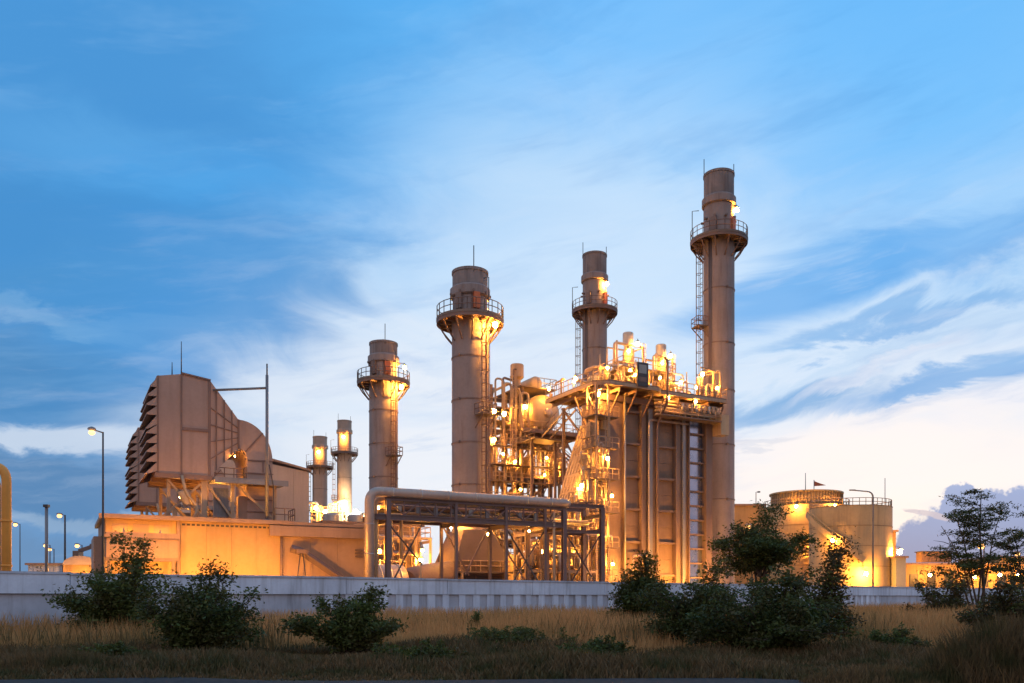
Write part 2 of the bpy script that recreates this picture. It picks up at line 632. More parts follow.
paint('stack_paint', (0.29, 0.235, 0.22), 0.6, 0, 0.14, 0.55, (0.16, 0.10, 0.08), 0.5)
paint('stack_sooty', (0.25, 0.21, 0.20), 0.7, 0, 0.25, 0.6, (0.06, 0.05, 0.05))
paint('tank_seam', (0.26, 0.17, 0.08), 0.6)
paint('stack_far_lit', (0.42, 0.31, 0.24), 0.6, 0, 0.10, 0.25)  # chimney paint lightened, haze and lamp light on the distant stacks put into colour
paint('stack_dark', (0.22, 0.16, 0.14), 0.6, 0, 0.15, 0.4)
paint('steel_brown', (0.20, 0.13, 0.105), 0.55, 0, 0.2, 0.35)
paint('steel_tan', (0.42, 0.29, 0.19), 0.55, 0, 0.18, 0.30)
paint('steel_grey', (0.24, 0.23, 0.24), 0.45, 0.3, 0.15, 0.3)
paint('steel_dark', (0.07, 0.065, 0.07), 0.5, 0.2, 0.2, 0.2)
paint('steel_mauve', (0.15, 0.10, 0.095), 0.5, 0, 0.15, 0.3)
paint('galv', (0.42, 0.40, 0.39), 0.4, 0.6, 0.12, 0.2)
paint('clad_mirror', (0.34, 0.40, 0.54), 0.2, 0.9, 0.04, 0.05, scale=0.1, bump=0)
paint('pipe_alu', (0.42, 0.33, 0.28), 0.38, 0.4, 0.1, 0.2)
paint('pipe_tan', (0.45, 0.33, 0.22), 0.5, 0.1, 0.15, 0.3)
paint('pipe_yellow', (0.80, 0.34, 0.06), 0.5, 0, 0.12, 0.25)
paint('filter_paint', (0.44, 0.295, 0.235), 0.62, 0, 0.10, 0.28, (0.20, 0.12, 0.09), 0.4, 0.05)
paint('filter_rib', (0.24, 0.15, 0.12), 0.6, 0, 0.1, 0.2)
paint('hall_wall', (0.46, 0.285, 0.125), 0.7, 0, 0.10, 0.38, (0.24, 0.15, 0.08), 0.4, 0.05)
paint('hall_wall_dull', (0.37, 0.235, 0.155), 0.7, 0, 0.12, 0.40, (0.22, 0.14, 0.1), 0.4, 0.05)
paint('hall_trim', (0.34, 0.22, 0.16), 0.6, 0, 0.1, 0.25)
paint('hall_beige', (0.56, 0.43, 0.34), 0.7, 0, 0.06, 0.15)
paint('casing', (0.22, 0.145, 0.105), 0.6, 0, 0.22, 0.35, (0.10, 0.07, 0.06), 0.5)
paint('casing_pier', (0.21, 0.14, 0.11), 0.55, 0, 0.15, 0.35)
paint('duct_tan', (0.48, 0.34, 0.20), 0.55, 0, 0.15, 0.3)
paint('duct_dark', (0.13, 0.09, 0.08), 0.55, 0, 0.2, 0.3)
paint('deck', (0.20, 0.15, 0.12), 0.6, 0.2, 0.2, 0.3)
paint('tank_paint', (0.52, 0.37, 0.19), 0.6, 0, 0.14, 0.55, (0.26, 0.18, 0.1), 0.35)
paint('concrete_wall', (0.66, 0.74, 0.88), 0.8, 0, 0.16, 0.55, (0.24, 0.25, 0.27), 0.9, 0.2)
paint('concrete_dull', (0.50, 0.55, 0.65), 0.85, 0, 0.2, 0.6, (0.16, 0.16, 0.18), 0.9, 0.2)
paint('concrete', (0.36, 0.33, 0.30), 0.85, 0, 0.15, 0.4, bump=0.2)
paint('orange_mark', (0.60, 0.16, 0.06), 0.5, 0, 0.1, 0.2)
paint('flag_cloth', (0.45, 0.13, 0.07), 0.8, 0, 0.1, 0.1)
paint('screen_pale', (0.30, 0.30, 0.28), 0.3, 0, 0.1, 0.1)
paint('bark', (0.075, 0.055, 0.042), 0.9, 0, 0.3, 0.3, bump=0.4)
paint('stem', (0.09, 0.075, 0.04), 0.9, 0, 0.3, 0.3)
SOD = (1.0, 0.40, 0.055)
emit('lamp_strong', SOD, 2200)
emit('lamp_mid', SOD, 950)
emit('lamp_soft', SOD, 650)
emit('lamp_far', (1.0, 0.46, 0.12), 3.6)
emit('lamp_white', (1.0, 0.72, 0.40), 1700)
leaf_mat('leaf_dark', (0.034, 0.058, 0.012), (0.11, 0.14, 0.030), (0.075, 0.072, 0.020))
leaf_mat('leaf_mid', (0.050, 0.085, 0.020), (0.13, 0.155, 0.038), (0.085, 0.075, 0.024))
leaf_mat('leaf_black', (0.026, 0.044, 0.010), (0.080, 0.105, 0.024), (0.060, 0.055, 0.016))
leaf_mat('leaf_red', (0.06, 0.045, 0.018), (0.11, 0.08, 0.03), (0.05, 0.055, 0.02))
leaf_mat('grass_dry', (0.58, 0.30, 0.11), (0.74, 0.43, 0.18), (0.46, 0.23, 0.085), 0.7, 0.4)
leaf_mat('grass_shaded', (0.080, 0.058, 0.026), (0.20, 0.13, 0.06), (0.055, 0.062, 0.020), 0.8, 0.15)  # shade over the near foreground is put into the blade colour
leaf_mat('grass_olive', (0.16, 0.11, 0.04), (0.26, 0.17, 0.07), (0.09, 0.085, 0.03), 0.75, 0.2)

# ------------------------------------------------------------------ shared fittings
def railing(path, h=1.1, step=1.5, r=0.045, closed=False, mids=1):
    mb = MB()
    P = [Vector(p) for p in path]
    if closed:
        P = P + [P[0]]
    for a, b in zip(P[:-1], P[1:]):
        L = (b - a).length
        if L < 1e-3:
            continue
        n = max(1, round(L / step))
        for k in range(n + 1):
            p = a.lerp(b, k / n)
            mb.tube(p, p + Vector((0, 0, h)), r, 4)
        for j in range(mids + 1):
            o = Vector((0, 0, h * (j + 1) / (mids + 1)))
            mb.tube(a + o, b + o, r, 4)
    return mb


def ladder(p0, p1, out, cage=True, w=0.5, rung=0.45, r=0.04):
    """vertical ladder from p0 up to p1; out = unit direction away from the wall"""
    mb = MB()
    a, b = Vector(p0), Vector(p1)
    o = Vector(out).normalized()
    s = Vector((0, 0, 1)).cross(o).normalized()
    for k in (-1, 1):
        mb.tube(a + s * k * w / 2, b + s * k * w / 2, r, 4)
    n = int((b - a).length / rung)
    for i in range(n + 1):
        p = a.lerp(b, i / max(1, n))
        mb.tube(p - s * w / 2, p + s * w / 2, r * 0.7, 4)
    if cage:
        hoops = []
        for t in (-90, -45, 0, 45, 90):
            tr = math.radians(t)
            hoops.append(o * (0.75 * math.cos(tr)) + s * (0.42 * math.sin(tr) + 0.0))
        zlo = 2.4
        L = (b - a).length
        if L > zlo + 1:
            m = int((L - zlo) / 1.4)
            for i in range(m + 1):
                c = a + (b - a).normalized() * (zlo + (L - zlo) * i / max(1, m))
                mb.path([c + h for h in hoops], r * 0.8, 4)
            for h in hoops[1:4]:
                mb.tube(a + (b - a).normalized() * zlo + h, b + h, r * 0.7, 4)
    return mb


def stair(p0, p1, width, side, tread=0.4, rail=True):
    """inclined stair from p0 (low) to p1 (high); side = horizontal unit across"""
    mb = MB()
    a, b = Vector(p0), Vector(p1)
    s = Vector(side).normalized()
    for k in (-1, 1):
        mb.beam(a + s * k * width / 2, b + s * k * width / 2, 0.08, 0.25)
    n = int(abs(b.z - a.z) / tread)
    run = Vector((b.x - a.x, b.y - a.y, 0)).normalized()
    for i in range(1, n):
        p = a.lerp(b, i / n)
        mb.hexa([p - s * width / 2 - run * .12 + Vector((0, 0, -.03)), p + s * width / 2 - run * .12 + Vector((0, 0, -.03)),
                 p + s * width / 2 + run * .12 + Vector((0, 0, -.03)), p - s * width / 2 + run * .12 + Vector((0, 0, -.03)),
                 p - s * width / 2 - run * .12 + Vector((0, 0, .03)), p + s * width / 2 - run * .12 + Vector((0, 0, .03)),
                 p + s * width / 2 + run * .12 + Vector((0, 0, .03)), p - s * width / 2 + run * .12 + Vector((0, 0, .03))])
    if rail:
        for k in (-1, 1):
            o = s * k * width / 2 + Vector((0, 0, 1.0))
            mb.tube(a + o, b + o, 0.045, 4)
            m = max(1, int((b - a).length / 1.6))
            for i in range(m + 1):
                p = a.lerp(b, i / m) + s * k * width / 2
                mb.tube(p, p + Vector((0, 0, 1.0)), 0.04, 4)
    return mb


def lamp(T, pos, mat='lamp_mid', r=0.22, arm=None, parent=None):
    """lamp fixture that is part of a thing: hood above, glowing bulb below, optional arm"""
    p = Vector(pos)
    mb = MB()
    mb.lathe([(0.05, p.z + r + 0.32), (r * 1.1, p.z + r + 0.16), (r * 1.25, p.z + r + 0.03)], (p.x, p.y), 12, True, True)
    mb.tube((p.x, p.y, p.z + r + 0.3), (p.x, p.y, p.z + r + 0.45), 0.05, 6)
    if arm is not None:
        mb.path([arm, (p.x, p.y, p.z + r + 0.42)], 0.05, 6)
    ob = T.part('lamp', mb, 'steel_grey', parent)
    bb = MB().sphere(p, r, 12, 8)
    T.part('bulb', bb, mat, ob)
    return ob


def pol(c, r, ang, z):
    a = math.radians(ang)
    return (c[0] + r * math.cos(a), c[1] + r * math.sin(a), z)


# ------------------------------------------------------------------ ground
def build_ground():
    m, x, b = new_mat('ground')
    tc = x.n('ShaderNodeTexCoord')
    P = tc.outputs['Object']
    n1 = x.noise(P, 0.15, 5, 0.6)
    n2 = x.noise(P, 3.0, 6, 0.65)
    c = x.mix(x.sstep(n1, 0.35, 0.65), (0.055, 0.040, 0.024), (0.10, 0.07, 0.036))
    c = x.mix(x.sstep(n2, 0.4, 0.7), c, (0.045, 0.04, 0.02))
    x.link(c, b.inputs['Base Color'])
    b.inputs['Roughness'].default_value = 0.95
    bp = x.n('ShaderNodeBump')
    bp.inputs['Strength'].default_value = 0.6
    bp.inputs['Distance'].default_value = 0.1
    x.link(n2, bp.inputs['Height'])
    x.link(bp.outputs[0], b.inputs['Normal'])
    n = 90
    R = 3000
    vs, fs = [], []
    g = [-R, -1200, -500, -250] + [(-150 + 300 * i / 80) for i in range(81)] + [250, 500, 1200, R]
    k = len(g)
    rnd = random.Random(3)
    for yy in g:
        for xx in g:
            z = 0.0
            if abs(xx) < 60 and 16 < yy + 0 < 70:
                z = 0.03 * rnd.uniform(-1, 1)
            vs.append((xx, yy + 50, z))
    for j in range(k - 1):
        for i in range(k - 1):
            fs.append((j * k + i, j * k + i + 1, (j + 1) * k + i + 1, (j + 1) * k + i))
    mb = MB().add(vs, fs, True)
    me = mesh_from('ground', mb)
    me.materials.append(m)
    o = bpy.data.objects.new('ground', me)
    o['kind'] = 'structure'
    COL.objects.link(o)
    # narrow asphalt lane close to the camera
    m, x, b = new_mat('asphalt')
    tc = x.n('ShaderNodeTexCoord')
    n2 = x.noise(tc.outputs['Object'], 12, 5, 0.65)
    n3 = x.noise(tc.outputs['Object'], 0.8, 4, 0.6)
    c = x.mix(x.sstep(n2, 0.3, 0.7), (0.035, 0.034, 0.036), (0.065, 0.062, 0.062))
    c = x.mix(x.m('MULTIPLY', x.sstep(n3, 0.5, 0.7), 0.6), c, (0.07, 0.055, 0.04))
    x.link(c, b.inputs['Base Color'])
    b.inputs['Roughness'].default_value = 0.95
    b.inputs['Specular IOR Level'].default_value = 0.1
    mb = MB()
    xs = [-60 + 2 * i for i in range(61)]
    vs = []
    for xx in xs:
        e = 15.0 + 0.35 * math.sin(xx * 0.7) + 0.2 * math.sin(xx * 1.9)
        vs += [(xx, 8.0, 0.045), (xx, e, 0.045)]
    mb.add(vs, [(2 * i, 2 * i + 2, 2 * i + 3, 2 * i + 1) for i in range(60)])
    me = mesh_from('road', mb)
    me.materials.append(m)
    o = bpy.data.objects.new('road', me)
    o['kind'] = 'structure'
    COL.objects.link(o)
    # paved yard behind the boundary wall, raised a little
    m, x, b = new_mat('yard')
    tc = x.n('ShaderNodeTexCoord')
    n2 = x.noise(tc.outputs['Object'], 1.2, 5, 0.65)
    c = x.mix(x.sstep(n2, 0.3, 0.7), (0.17, 0.16, 0.15), (0.26, 0.24, 0.22))
    x.link(c, b.inputs['Base Color'])
    b.inputs['Roughness'].default_value = 0.85
    A, B = wall_pt(-22), wall_pt(110)
    mb = MB().add([(A.x - .3, A.y + .3, 0.06), (B.x - .3, B.y + .3, 0.06), (B.x + 200, B.y + 320, 0.06), (A.x - 150, A.y + 380, 0.06)], [(0, 1, 2, 3)])
    me = mesh_from('yard', mb)
    me.materials.append(m)
    o = bpy.data.objects.new('yard', me)
    o['kind'] = 'structure'
    COL.objects.link(o)


# boundary wall runs from near left to far right
WA, WB = Vector((-17.0, 28.0, 0)), Vector((29.0, 68.0, 0))
WD = (WB - WA).normalized()
WN = Vector((WD.y, -WD.x, 0))       # towards the camera


def wall_pt(t):
    return WA + WD * t


def build_wall():
    T = Thing('boundary_wall', 'long pale blue grey concrete boundary wall running between the grass and the plant', 'wall', tuple(wall_pt(0)), plant=False)

    def slab(t0, t1, d0, d1, z0, z1):
        q = []
        for z in (z0, z1):
            for t, dd in ((t0, d1), (t1, d1), (t1, d0), (t0, d0)):
                p = wall_pt(t) + WN * dd
                q.append((p.x, p.y, z))
        # order ccw from above
        return MB().hexa([q[0], q[1], q[2], q[3], q[4], q[5], q[6], q[7]][:8])
    rnd = random.Random(5)
    L = 5.4
    t = -14.0
    while t < 108:
        dz = rnd.uniform(-0.015, 0.015)
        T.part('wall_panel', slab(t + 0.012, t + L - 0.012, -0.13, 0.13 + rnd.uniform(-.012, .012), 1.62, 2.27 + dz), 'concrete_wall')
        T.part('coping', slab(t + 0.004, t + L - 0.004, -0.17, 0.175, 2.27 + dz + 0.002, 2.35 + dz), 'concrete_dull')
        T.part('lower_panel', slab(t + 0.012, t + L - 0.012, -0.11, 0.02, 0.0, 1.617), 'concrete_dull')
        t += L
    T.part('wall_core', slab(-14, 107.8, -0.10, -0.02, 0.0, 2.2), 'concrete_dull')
    # pilasters below the parapet
    t = 12.0
    k = 0
    while t < 62:
        w = rnd.uniform(0.34, 0.46)
        T.part('pilaster', slab(t, t + w, 0.023, 0.085, 0.0, 1.614), 'concrete_wall')
        t += 0.86 if k % 7 else 0.98
        k += 1


# ------------------------------------------------------------------ chimneys
def stack(name, label, u, v, R, H, zp, zc, lad_ang, lamp_ang, group, rest_z=(), lamp_mat='lamp_mid', lamps=(), top_dark=False,
          detail=True, base=0.0, pm='stack_paint', cab_angs=(-100, -60), lamp_r=0.24, org=None, plant=True, rings=None):
    T = Thing(name, label, 'chimney', (u, v, base), group, plant)
    c = (u, v)
    seg = 40 if detail else 24
    nk = R * 0.95
    T.part('shaft', MB().lathe([(R, base), (R, zp)], c, seg), pm)
    T.part('neck', MB().lathe([(nk, zp), (nk, zc)], c, seg), pm)
    T.part('collar', MB().lathe([(R * 1.02, zc), (R * 1.10, zc + 0.12), (R * 1.10, zc + 0.95), (R * 1.0, zc + 1.15)], c, seg), pm)
    T.part('outlet', MB().lathe([(R * 0.97, zc + 1.1), (R * 0.97, H - 0.3), (R * 1.01, H - 0.3), (R * 1.01, H), (R * 0.90, H), (R * 0.90, H - 1.2)], c, seg, True, True), 'stack_sooty' if detail else pm)
    # stiffener rings
    zs = rings if rings is not None else [base + (zp - base) * k / 6 for k in range(1, 6)]
    for z in zs:
        T.part('stiffener_ring', MB().lathe([(R * 1.0, z - 0.07), (R * 1.035, z - 0.07), (R * 1.035, z + 0.07), (R * 1.0, z + 0.07)], c, seg, False, False), 'stack_dark')
        for a in (lad_ang + 90, lad_ang - 70):
            p0, p1 = pol(c, R * 1.0, a, z), pol(c, R * 1.16, a, z)
            T.part('lifting_lug', MB().beam(p0, p1, 0.14, 0.22), 'stack_dark')
    for k in range(5 if detail else 0):
        a = lad_ang + 180 + k * 37
        z = zp + 0.5
        T.part('seam', MB().beam(pol(c, nk * 1.004, a, zp + .1), pol(c, nk * 1.004, a, zc), 0.10), 'stack_dark')
    # gallery
    Rp = R * 1.86
    T.part('gallery_deck', MB().lathe([(R * 1.01, zp - 0.18), (Rp, zp - 0.18), (Rp, zp + 0.10), (R * 1.01, zp + 0.10)], c, seg, False, False), 'deck')
    T.part('gallery_beam', MB().lathe([(Rp * 0.97, zp - 0.52), (Rp * 0.99, zp - 0.52), (Rp * 0.99, zp - 0.19), (Rp * 0.97, zp - 0.19)], c, seg, False, False), 'steel_brown')
    nb = 12
    for k in range(nb):
        a = 360 * k / nb + 10
        mb = MB()
        mb.beam(pol(c, R, a, zp - 0.35), pol(c, Rp * 0.98, a, zp - 0.35), 0.14, 0.26)
        mb.path([pol(c, Rp * 0.96, a, zp - 0.45), pol(c, R * 1.45, a, zp - 1.5), pol(c, R * 1.02, a, zp - 2.5)], 0.09, 5)
        T.part('gallery_bracket', mb, 'steel_brown')
    ring = [pol(c, Rp * 0.98, 360 * k / 24, zp + 0.1) for k in range(24)]
    T.part('railing', railing(ring, 1.25, 1.2, 0.05, closed=True, mids=1), 'steel_brown')
    # ladder with cage
    o = (math.cos(math.radians(lad_ang)), math.sin(math.radians(lad_ang)), 0)
    T.part('ladder', ladder(pol(c, R + 0.55, lad_ang, base + 0.3), pol(c, R + 0.55, lad_ang, zp - 0.2), o, True, 0.65, 0.6, 0.05), 'steel_brown')
    T.part('conduit', MB().tube(pol(c, R + 0.10, lad_ang + 24, base + 0.2), pol(c, R + 0.10, lad_ang + 24, zp - 0.2), 0.09, 6), 'stack_dark')
    T.part('conduit', MB().tube(pol(c, R + 0.12, lad_ang + 31, base + 0.2), pol(c, R + 0.12, lad_ang + 31, zp - 0.2), 0.11, 6), 'stack_dark')
    for z in rest_z:
        mb = MB()
        s = Vector((-o[1], o[0], 0))
        q = []
        for zz in (z - 0.06, z + 0.06):
            for rr, ss in ((R + 0.02, -0.9), (R + 1.5, -0.9), (R + 1.5, 0.9), (R + 0.02, 0.9)):
                q.append((c[0] + o[0] * rr + s.x * ss, c[1] + o[1] * rr + s.y * ss, zz))
        mb.hexa(q)
        rp = T.part('rest_platform', mb, 'deck')
        T.part('platform_railing', railing([q[4], q[5], q[6], q[7]], 1.1, 0.8, 0.05), 'steel_brown', rp)
        mb = MB()
        for ss in (-0.8, 0.8):
            mb.beam((c[0] + o[0] * (R + 1.4) + s.x * ss, c[1] + o[1] * (R + 1.4) + s.y * ss, z - .08), (c[0] + o[0] * R + s.x * ss, c[1] + o[1] * R + s.y * ss, z - 1.4), 0.1)
        T.part('platform_brace', mb, 'steel_brown', rp)
    # rods and masts
    for a, hh, rr in ((lad_ang - 25, 2.2, R * 0.95), (lad_ang + 150, 1.2, R * 0.95)):
        T.part('lightning_rod', MB().tube(pol(c, rr, a, H - 0.6), pol(c, rr, a, H + hh), 0.05, 6), 'steel_dark')
    a = lad_ang - 5
    mb = MB().path([pol(c, Rp, a, zp), pol(c, Rp, a, zp + 3.6), pol(c, Rp - 0.9, a, zp + 3.75)], 0.05, 6)
    T.part('gallery_mast', mb, 'steel_dark')
    # cabinets and sampling ports between gallery and collar
    if detail:
        for a in cab_angs:
            p0, p1 = pol(c, nk - 0.05, a, 0), pol(c, nk + 0.35, a, 0)
            mb = MB()
            mb.beam((*p0[:2], zp + 1.6), (*p1[:2], zp + 1.6), 0.7, 1.7)
            T.part('cabinet', mb, 'orange_mark' if a == cab_angs[-1] else 'stack_dark')
        for k in range(9):
            a = 40 * k + 15
            T.part('sampling_port', MB().tube(pol(c, nk - 0.05, a, zp + 2.6), pol(c, nk + 0.4, a, zp + 2.6), 0.16, 8), 'stack_dark')
    for (a, rr, z, mat) in lamps:
        lamp(T, pol(c, rr, a, z), mat, lamp_r, arm=pol(c, R * 0.98, a, z + 0.7))
    return T


# ------------------------------------------------------------------ filter house (air intake)
def filter_house(dv, label, su=0.0):
    v0, v1 = -5.0 + dv, 2.6 + dv
    ua, ub = -31.9 + su, -27.5 + su
    zb, zt = 12.15, 20.45
    T = Thing('intake_filter_house', label, 'filter house', (-29.7 + su, dv, 8.3), 'intake filter houses')
    um = -29.9 + su
    body = MB().prism([(ua, zb), (ub, zb), (ub, zt), (um, zt + 0.35), (ua, zt - 0.05)], v0, v1)
    T.part('filter_body', body, 'filter_paint')
    # casing seams and corner posts on the near side
    for uu, w in ((ua + 0.12, 0.12), (um, 0.12), (ub - 0.1, 0.22)):
        z1 = zt + (0.35 if uu == um else -0.02)
        T.part('corner_post', MB().box(uu - w / 2, uu + w / 2, v0 - 0.09, v0 - 0.004, zb, z1), 'filter_rib')
    T.part('cross_rail', MB().box(um + 0.07, ub - 0.22, v0 - 0.10, v0 - 0.004, 15.95, 16.2), 'filter_rib')
    T.part('roof_edge', MB().beam((um, v0 - 0.05, zt + 0.42), (ub, v0 - 0.05, zt + 0.08), 0.16, 0.14), 'filter_rib')
    T.part('bottom_girder', MB().box(ua - 0.15, ub + 0.15, v0 - 0.12, v0 + 0.2, zb - 0.42, zb - 0.003), 'filter_rib')
    for vv in (v0 + 3.2, v0 + 6.4, v1 - 0.2):
        T.part('bottom_girder', MB().box(ua - 0.1, ub + 0.1, vv - 0.15, vv + 0.15, zb - 0.42, zb - 0.003), 'filter_rib')
    # rain hoods in two banks on the intake side; the top and bottom ones are chamfered in
    n = 10
    for k in range(n):
        z1 = zt - 0.25 - k * (zt - zb - 0.3) / n
        hgt = (zt - zb - 0.3) / n
        outw = 0.80
        if k == 0:
            outw = 0.5
        if k == 1:
            outw = 0.7
        deep = hgt * (1.35 if k in (4, 9) else 0.80)
        if k == 9:
            deep = hgt * 1.1
        o2 = outw * (1.0 if k not in (4, 9) else 1.05)
        mb = MB()
        # slanting roof plate of the hood with side cheeks
        mb.prism([(ua + 0.0, z1), (ua - o2, z1 - deep), (ua - o2, z1 - deep - 0.10), (ua + 0.0, z1 - 0.12)], v0, v1)
        for vv in (v0 - 0.045, v1 - 0.005):
            mb.prism([(ua, z1 - 0.03), (ua - o2 * 0.97, z1 - deep - 0.02), (ua - o2 * 0.90, z1 - deep - 0.14), (ua, z1 - hgt * 0.94)], vv, vv + 0.05)
        T.part('rain_hood', mb, 'filter_paint')
    for k in range(6):
        T.part('intake_mullion', MB().box(ua - 0.08, ua + 0.02, v0 + 0.02 + k * 1.5, v0 + 0.10 + k * 1.5, zb + 0.1, zt - 0.3), 'filter_rib')
    # transition, converging to the duct
    tb, tt = 14.9, 17.45
    uc = ub + 2.55
    c0, c1 = v0 + 0.9, v1 - 0.9
    q0 = [(ub, v0, zb), (ub, v1, zb), (ub, v1, zt), (ub, v0, zt)]
    q1 = [(uc, c0, tb), (uc, c1, tb), (uc, c1, tt), (uc, c0, tt)]
    mb = MB().add(q0 + q1, [(0, 1, 2, 3), (7, 6, 5, 4), (0, 4, 5, 1), (1, 5, 6, 2), (2, 6, 7, 3), (3, 7, 4, 0)])
    T.part('transition_duct', mb, 'filter_paint')

    def lerp3(a, b, t):
        return tuple(a[i] + (b[i] - a[i]) * t for i in range(3))
    for t in (0.2, 0.48, 0.75, 0.98):       # upright stiffeners on the near cheek
        a, b = lerp3(q0[0], q1[0], t), lerp3(q0[3], q1[3], t)
        T.part('duct_rib', MB().beam((a[0], a[1] - 0.05, a[2]), (b[0], b[1] - 0.05, b[2]), 0.09, 0.09), 'filter_rib')
    for s in (0.18, 0.36, 0.54, 0.72):      # level stiffeners
        a = lerp3(q0[0], q0[3], s)
        b = lerp3(q1[0], q1[3], 0.05 + 0.9 * s)
        T.part('duct_rib', MB().beam((a[0], a[1] - 0.045, a[2]), (b[0], b[1] - 0.045, b[2]), 0.08, 0.08), 'filter_rib')
    # elbow turning down into the hall
    ue = uc + 3.0
    cu, cz, = uc + 0.15, 13.9
    Ro, Ri = 3.55, 0.9
    outer = []
    for k in range(13):
        a = math.radians(90 - 90 * k / 12)
        outer.append((cu - 0.15 + (ue - uc) * math.sin(math.radians(90 * k / 12)), cz + 0.05 + (tt - cz) * math.cos(math.radians(90 * k / 12))))
    inner = []
    ui = uc + 0.75
    for k in range(9):
        a = math.radians(90 * k / 8)
        inner.append((uc + (ui - uc) * math.sin(a), cz + (tb - cz) * math.cos(a)))
    poly = outer + [(ue, 8.35), (ui, 8.35)] + inner[::-1]
    # build as strips so that the outline stays clean
    mb = MB()
    m = 14
    O, I = [], []
    for k in range(13):
        O.append(outer[k])
        a = math.radians(90 * k / 12)
        I.append((uc + (ui - uc) * math.sin(a), cz + (tb - cz) * math.cos(a)))
    O.append((ue, 8.35))
    I.append((ui, 8.35))
    vs, fs, sm = [], [], []
    for (o_, i_) in zip(O, I):
        vs += [(o_[0], c0, o_[1]), (o_[0], c1, o_[1]), (i_[0], c1, i_[1]), (i_[0], c0, i_[1])]
    for k in range(len(O) - 1):
        b = 4 * k
        for j in range(4):
            fs.append((b + j, b + (j + 1) % 4, b + 4 + (j + 1) % 4, b + 4 + j))
            sm.append(j in (0, 2))
    mb.add(vs, fs, sm)
    T.part('elbow_duct', mb, 'filter_paint')
    for k in (0, 6, 12):
        T.part('duct_rib', MB().beam((O[k][0], c0 - 0.05, O[k][1]), (I[k][0], c0 - 0.05, I[k][1]), 0.10, 0.10), 'filter_rib')
    for z in (12.7, 11.5, 10.3, 9.2):
        T.part('duct_rib', MB().box(ui - 0.05, ue + 0.05, c0 - 0.10, c0 - 0.003, z, z + 0.10), 'filter_rib')
    T.part('duct_rib', MB().box(ue - 0.9, ue - 0.8, c0 - 0.08, c0 - 0.003, 12.9, 14.0), 'filter_rib')
    # support steel on the roof
    zr = 8.32
    cols = [(-30.9, v0 + 0.5), (-28.0, v0 + 0.3), (-25.6, v0 + 0.3), (-21.9, v0 + 0.3), (-30.9, v1 - 0.5), (-28.0, v1 - 0.5), (-25.6, v1 - 0.5)]
    for i, (uu, vv) in enumerate(cols):
        w = 0.5 if i in (1, 5) else 0.28
        zt2 = 11.7 if i < 4 else 11.7
        T.part('support_column', MB().box(uu + su - w / 2, uu + su + w / 2, vv - 0.15, vv + 0.15, zr, zt2), 'steel_tan')
    for (p, q) in (((-31.0, 11.6), (-28.2, 8.5)), ((-31.2, 8.6), (-28.3, 11.4)), ((-27.8, 11.5), (-25.7, 8.6)), ((-25.4, 11.6), (-22.0, 8.6))):
        T.part('support_brace', MB().beam((p[0] + su, v0 + 0.25, p[1]), (q[0] + su, v0 + 0.25, q[1]), 0.18), 'steel_tan')
        T.part('support_brace', MB().beam((p[0] + su, v1 - 0.5, p[1]), (q[0] + su, v1 - 0.5, q[1]), 0.18), 'steel_tan')
    T.part('walkway_deck', MB().box(ub + 0.1 + 0.06, ue + 1.0, v0 - 0.9, v0 + 2.4, 11.72, 11.98), 'steel_grey')
    T.part('walkway_girder', MB().box(ub + 0.2, ue + 1.0, v0 - 1.0, v0 - 0.905, 11.5, 11.98), 'steel_grey')
    T.part('railing', railing([(ub + 0.5, v0 + 0.9, 11.98), (ue - 2.6, v0 + 0.9, 11.98), (ue - 2.6, v0 - 0.6, 11.98)], 1.1, 0.9, 0.045), 'steel_brown')
    T.part('railing', railing([(ue - 0.2, v0 - 0.9, 8.4), (ue + 1.6, v0 - 0.9, 8.4), (ue + 1.6, v0 + 1.5, 8.4)], 1.1, 0.9, 0.045), 'steel_brown')
    T.part('drain_pipe', MB().path(rounded([(-29.9 + su, v0 - 0.2, 12.0), (-29.6 + su, v0 - 0.3, 10.6), (-28.6 + su, v0 - 0.35, 9.2), (-28.9 + su, v0 - 0.35, 8.4)], 0.4), 0.13, 7), 'pipe_tan')
    T.part('blower', MB().drum((-29.9 + su, v0 + 0.0, 10.6), (-29.4 + su, v0 + 0.0, 9.5), 0.35, 14), 'pipe_tan')
    T.part('louvre_panel', MB().box(-27.2 + su, -25.9 + su, v0 + 0.55, v0 + 0.7, 8.6, 11.2), 'steel_grey')
    for k in range(9):
        T.part('louvre_slat', MB().beam((-27.15 + k * .145 + su, v0 + 0.5, 8.7), (-27.15 + k * .145 + su, v0 + 0.5, 11.1), 0.05, 0.05), 'steel_grey')
    for uu, hh in ((um, 3.2), (um - 0.75, 1.3)):
        T.part('lightning_rod', MB().tube((uu, v0 + 0.15, zt + 0.1), (uu, v0 + 0.15, zt + hh), 0.06, 6, 0.03), 'steel_dark')
    T.part('equipment_box', MB().box(-25.0 + su, -23.7 + su, v0 + 0.9, v0 + 1.8, 8.4, 10.6), 'hall_trim')
    lamp(T, (-25.35 + su, c0 - 0.35, 14.1), 'lamp_soft', 0.06, arm=(-24.7 + su, c0 + 0.1, 14.8))
    lamp(T, (-29.7 + su, v0 + 2.4, 10.4), 'lamp_soft', 0.12)
    lamp(T, (-26.4 + su, v0 + 2.6, 10.8), 'lamp_soft', 0.12)
    return T


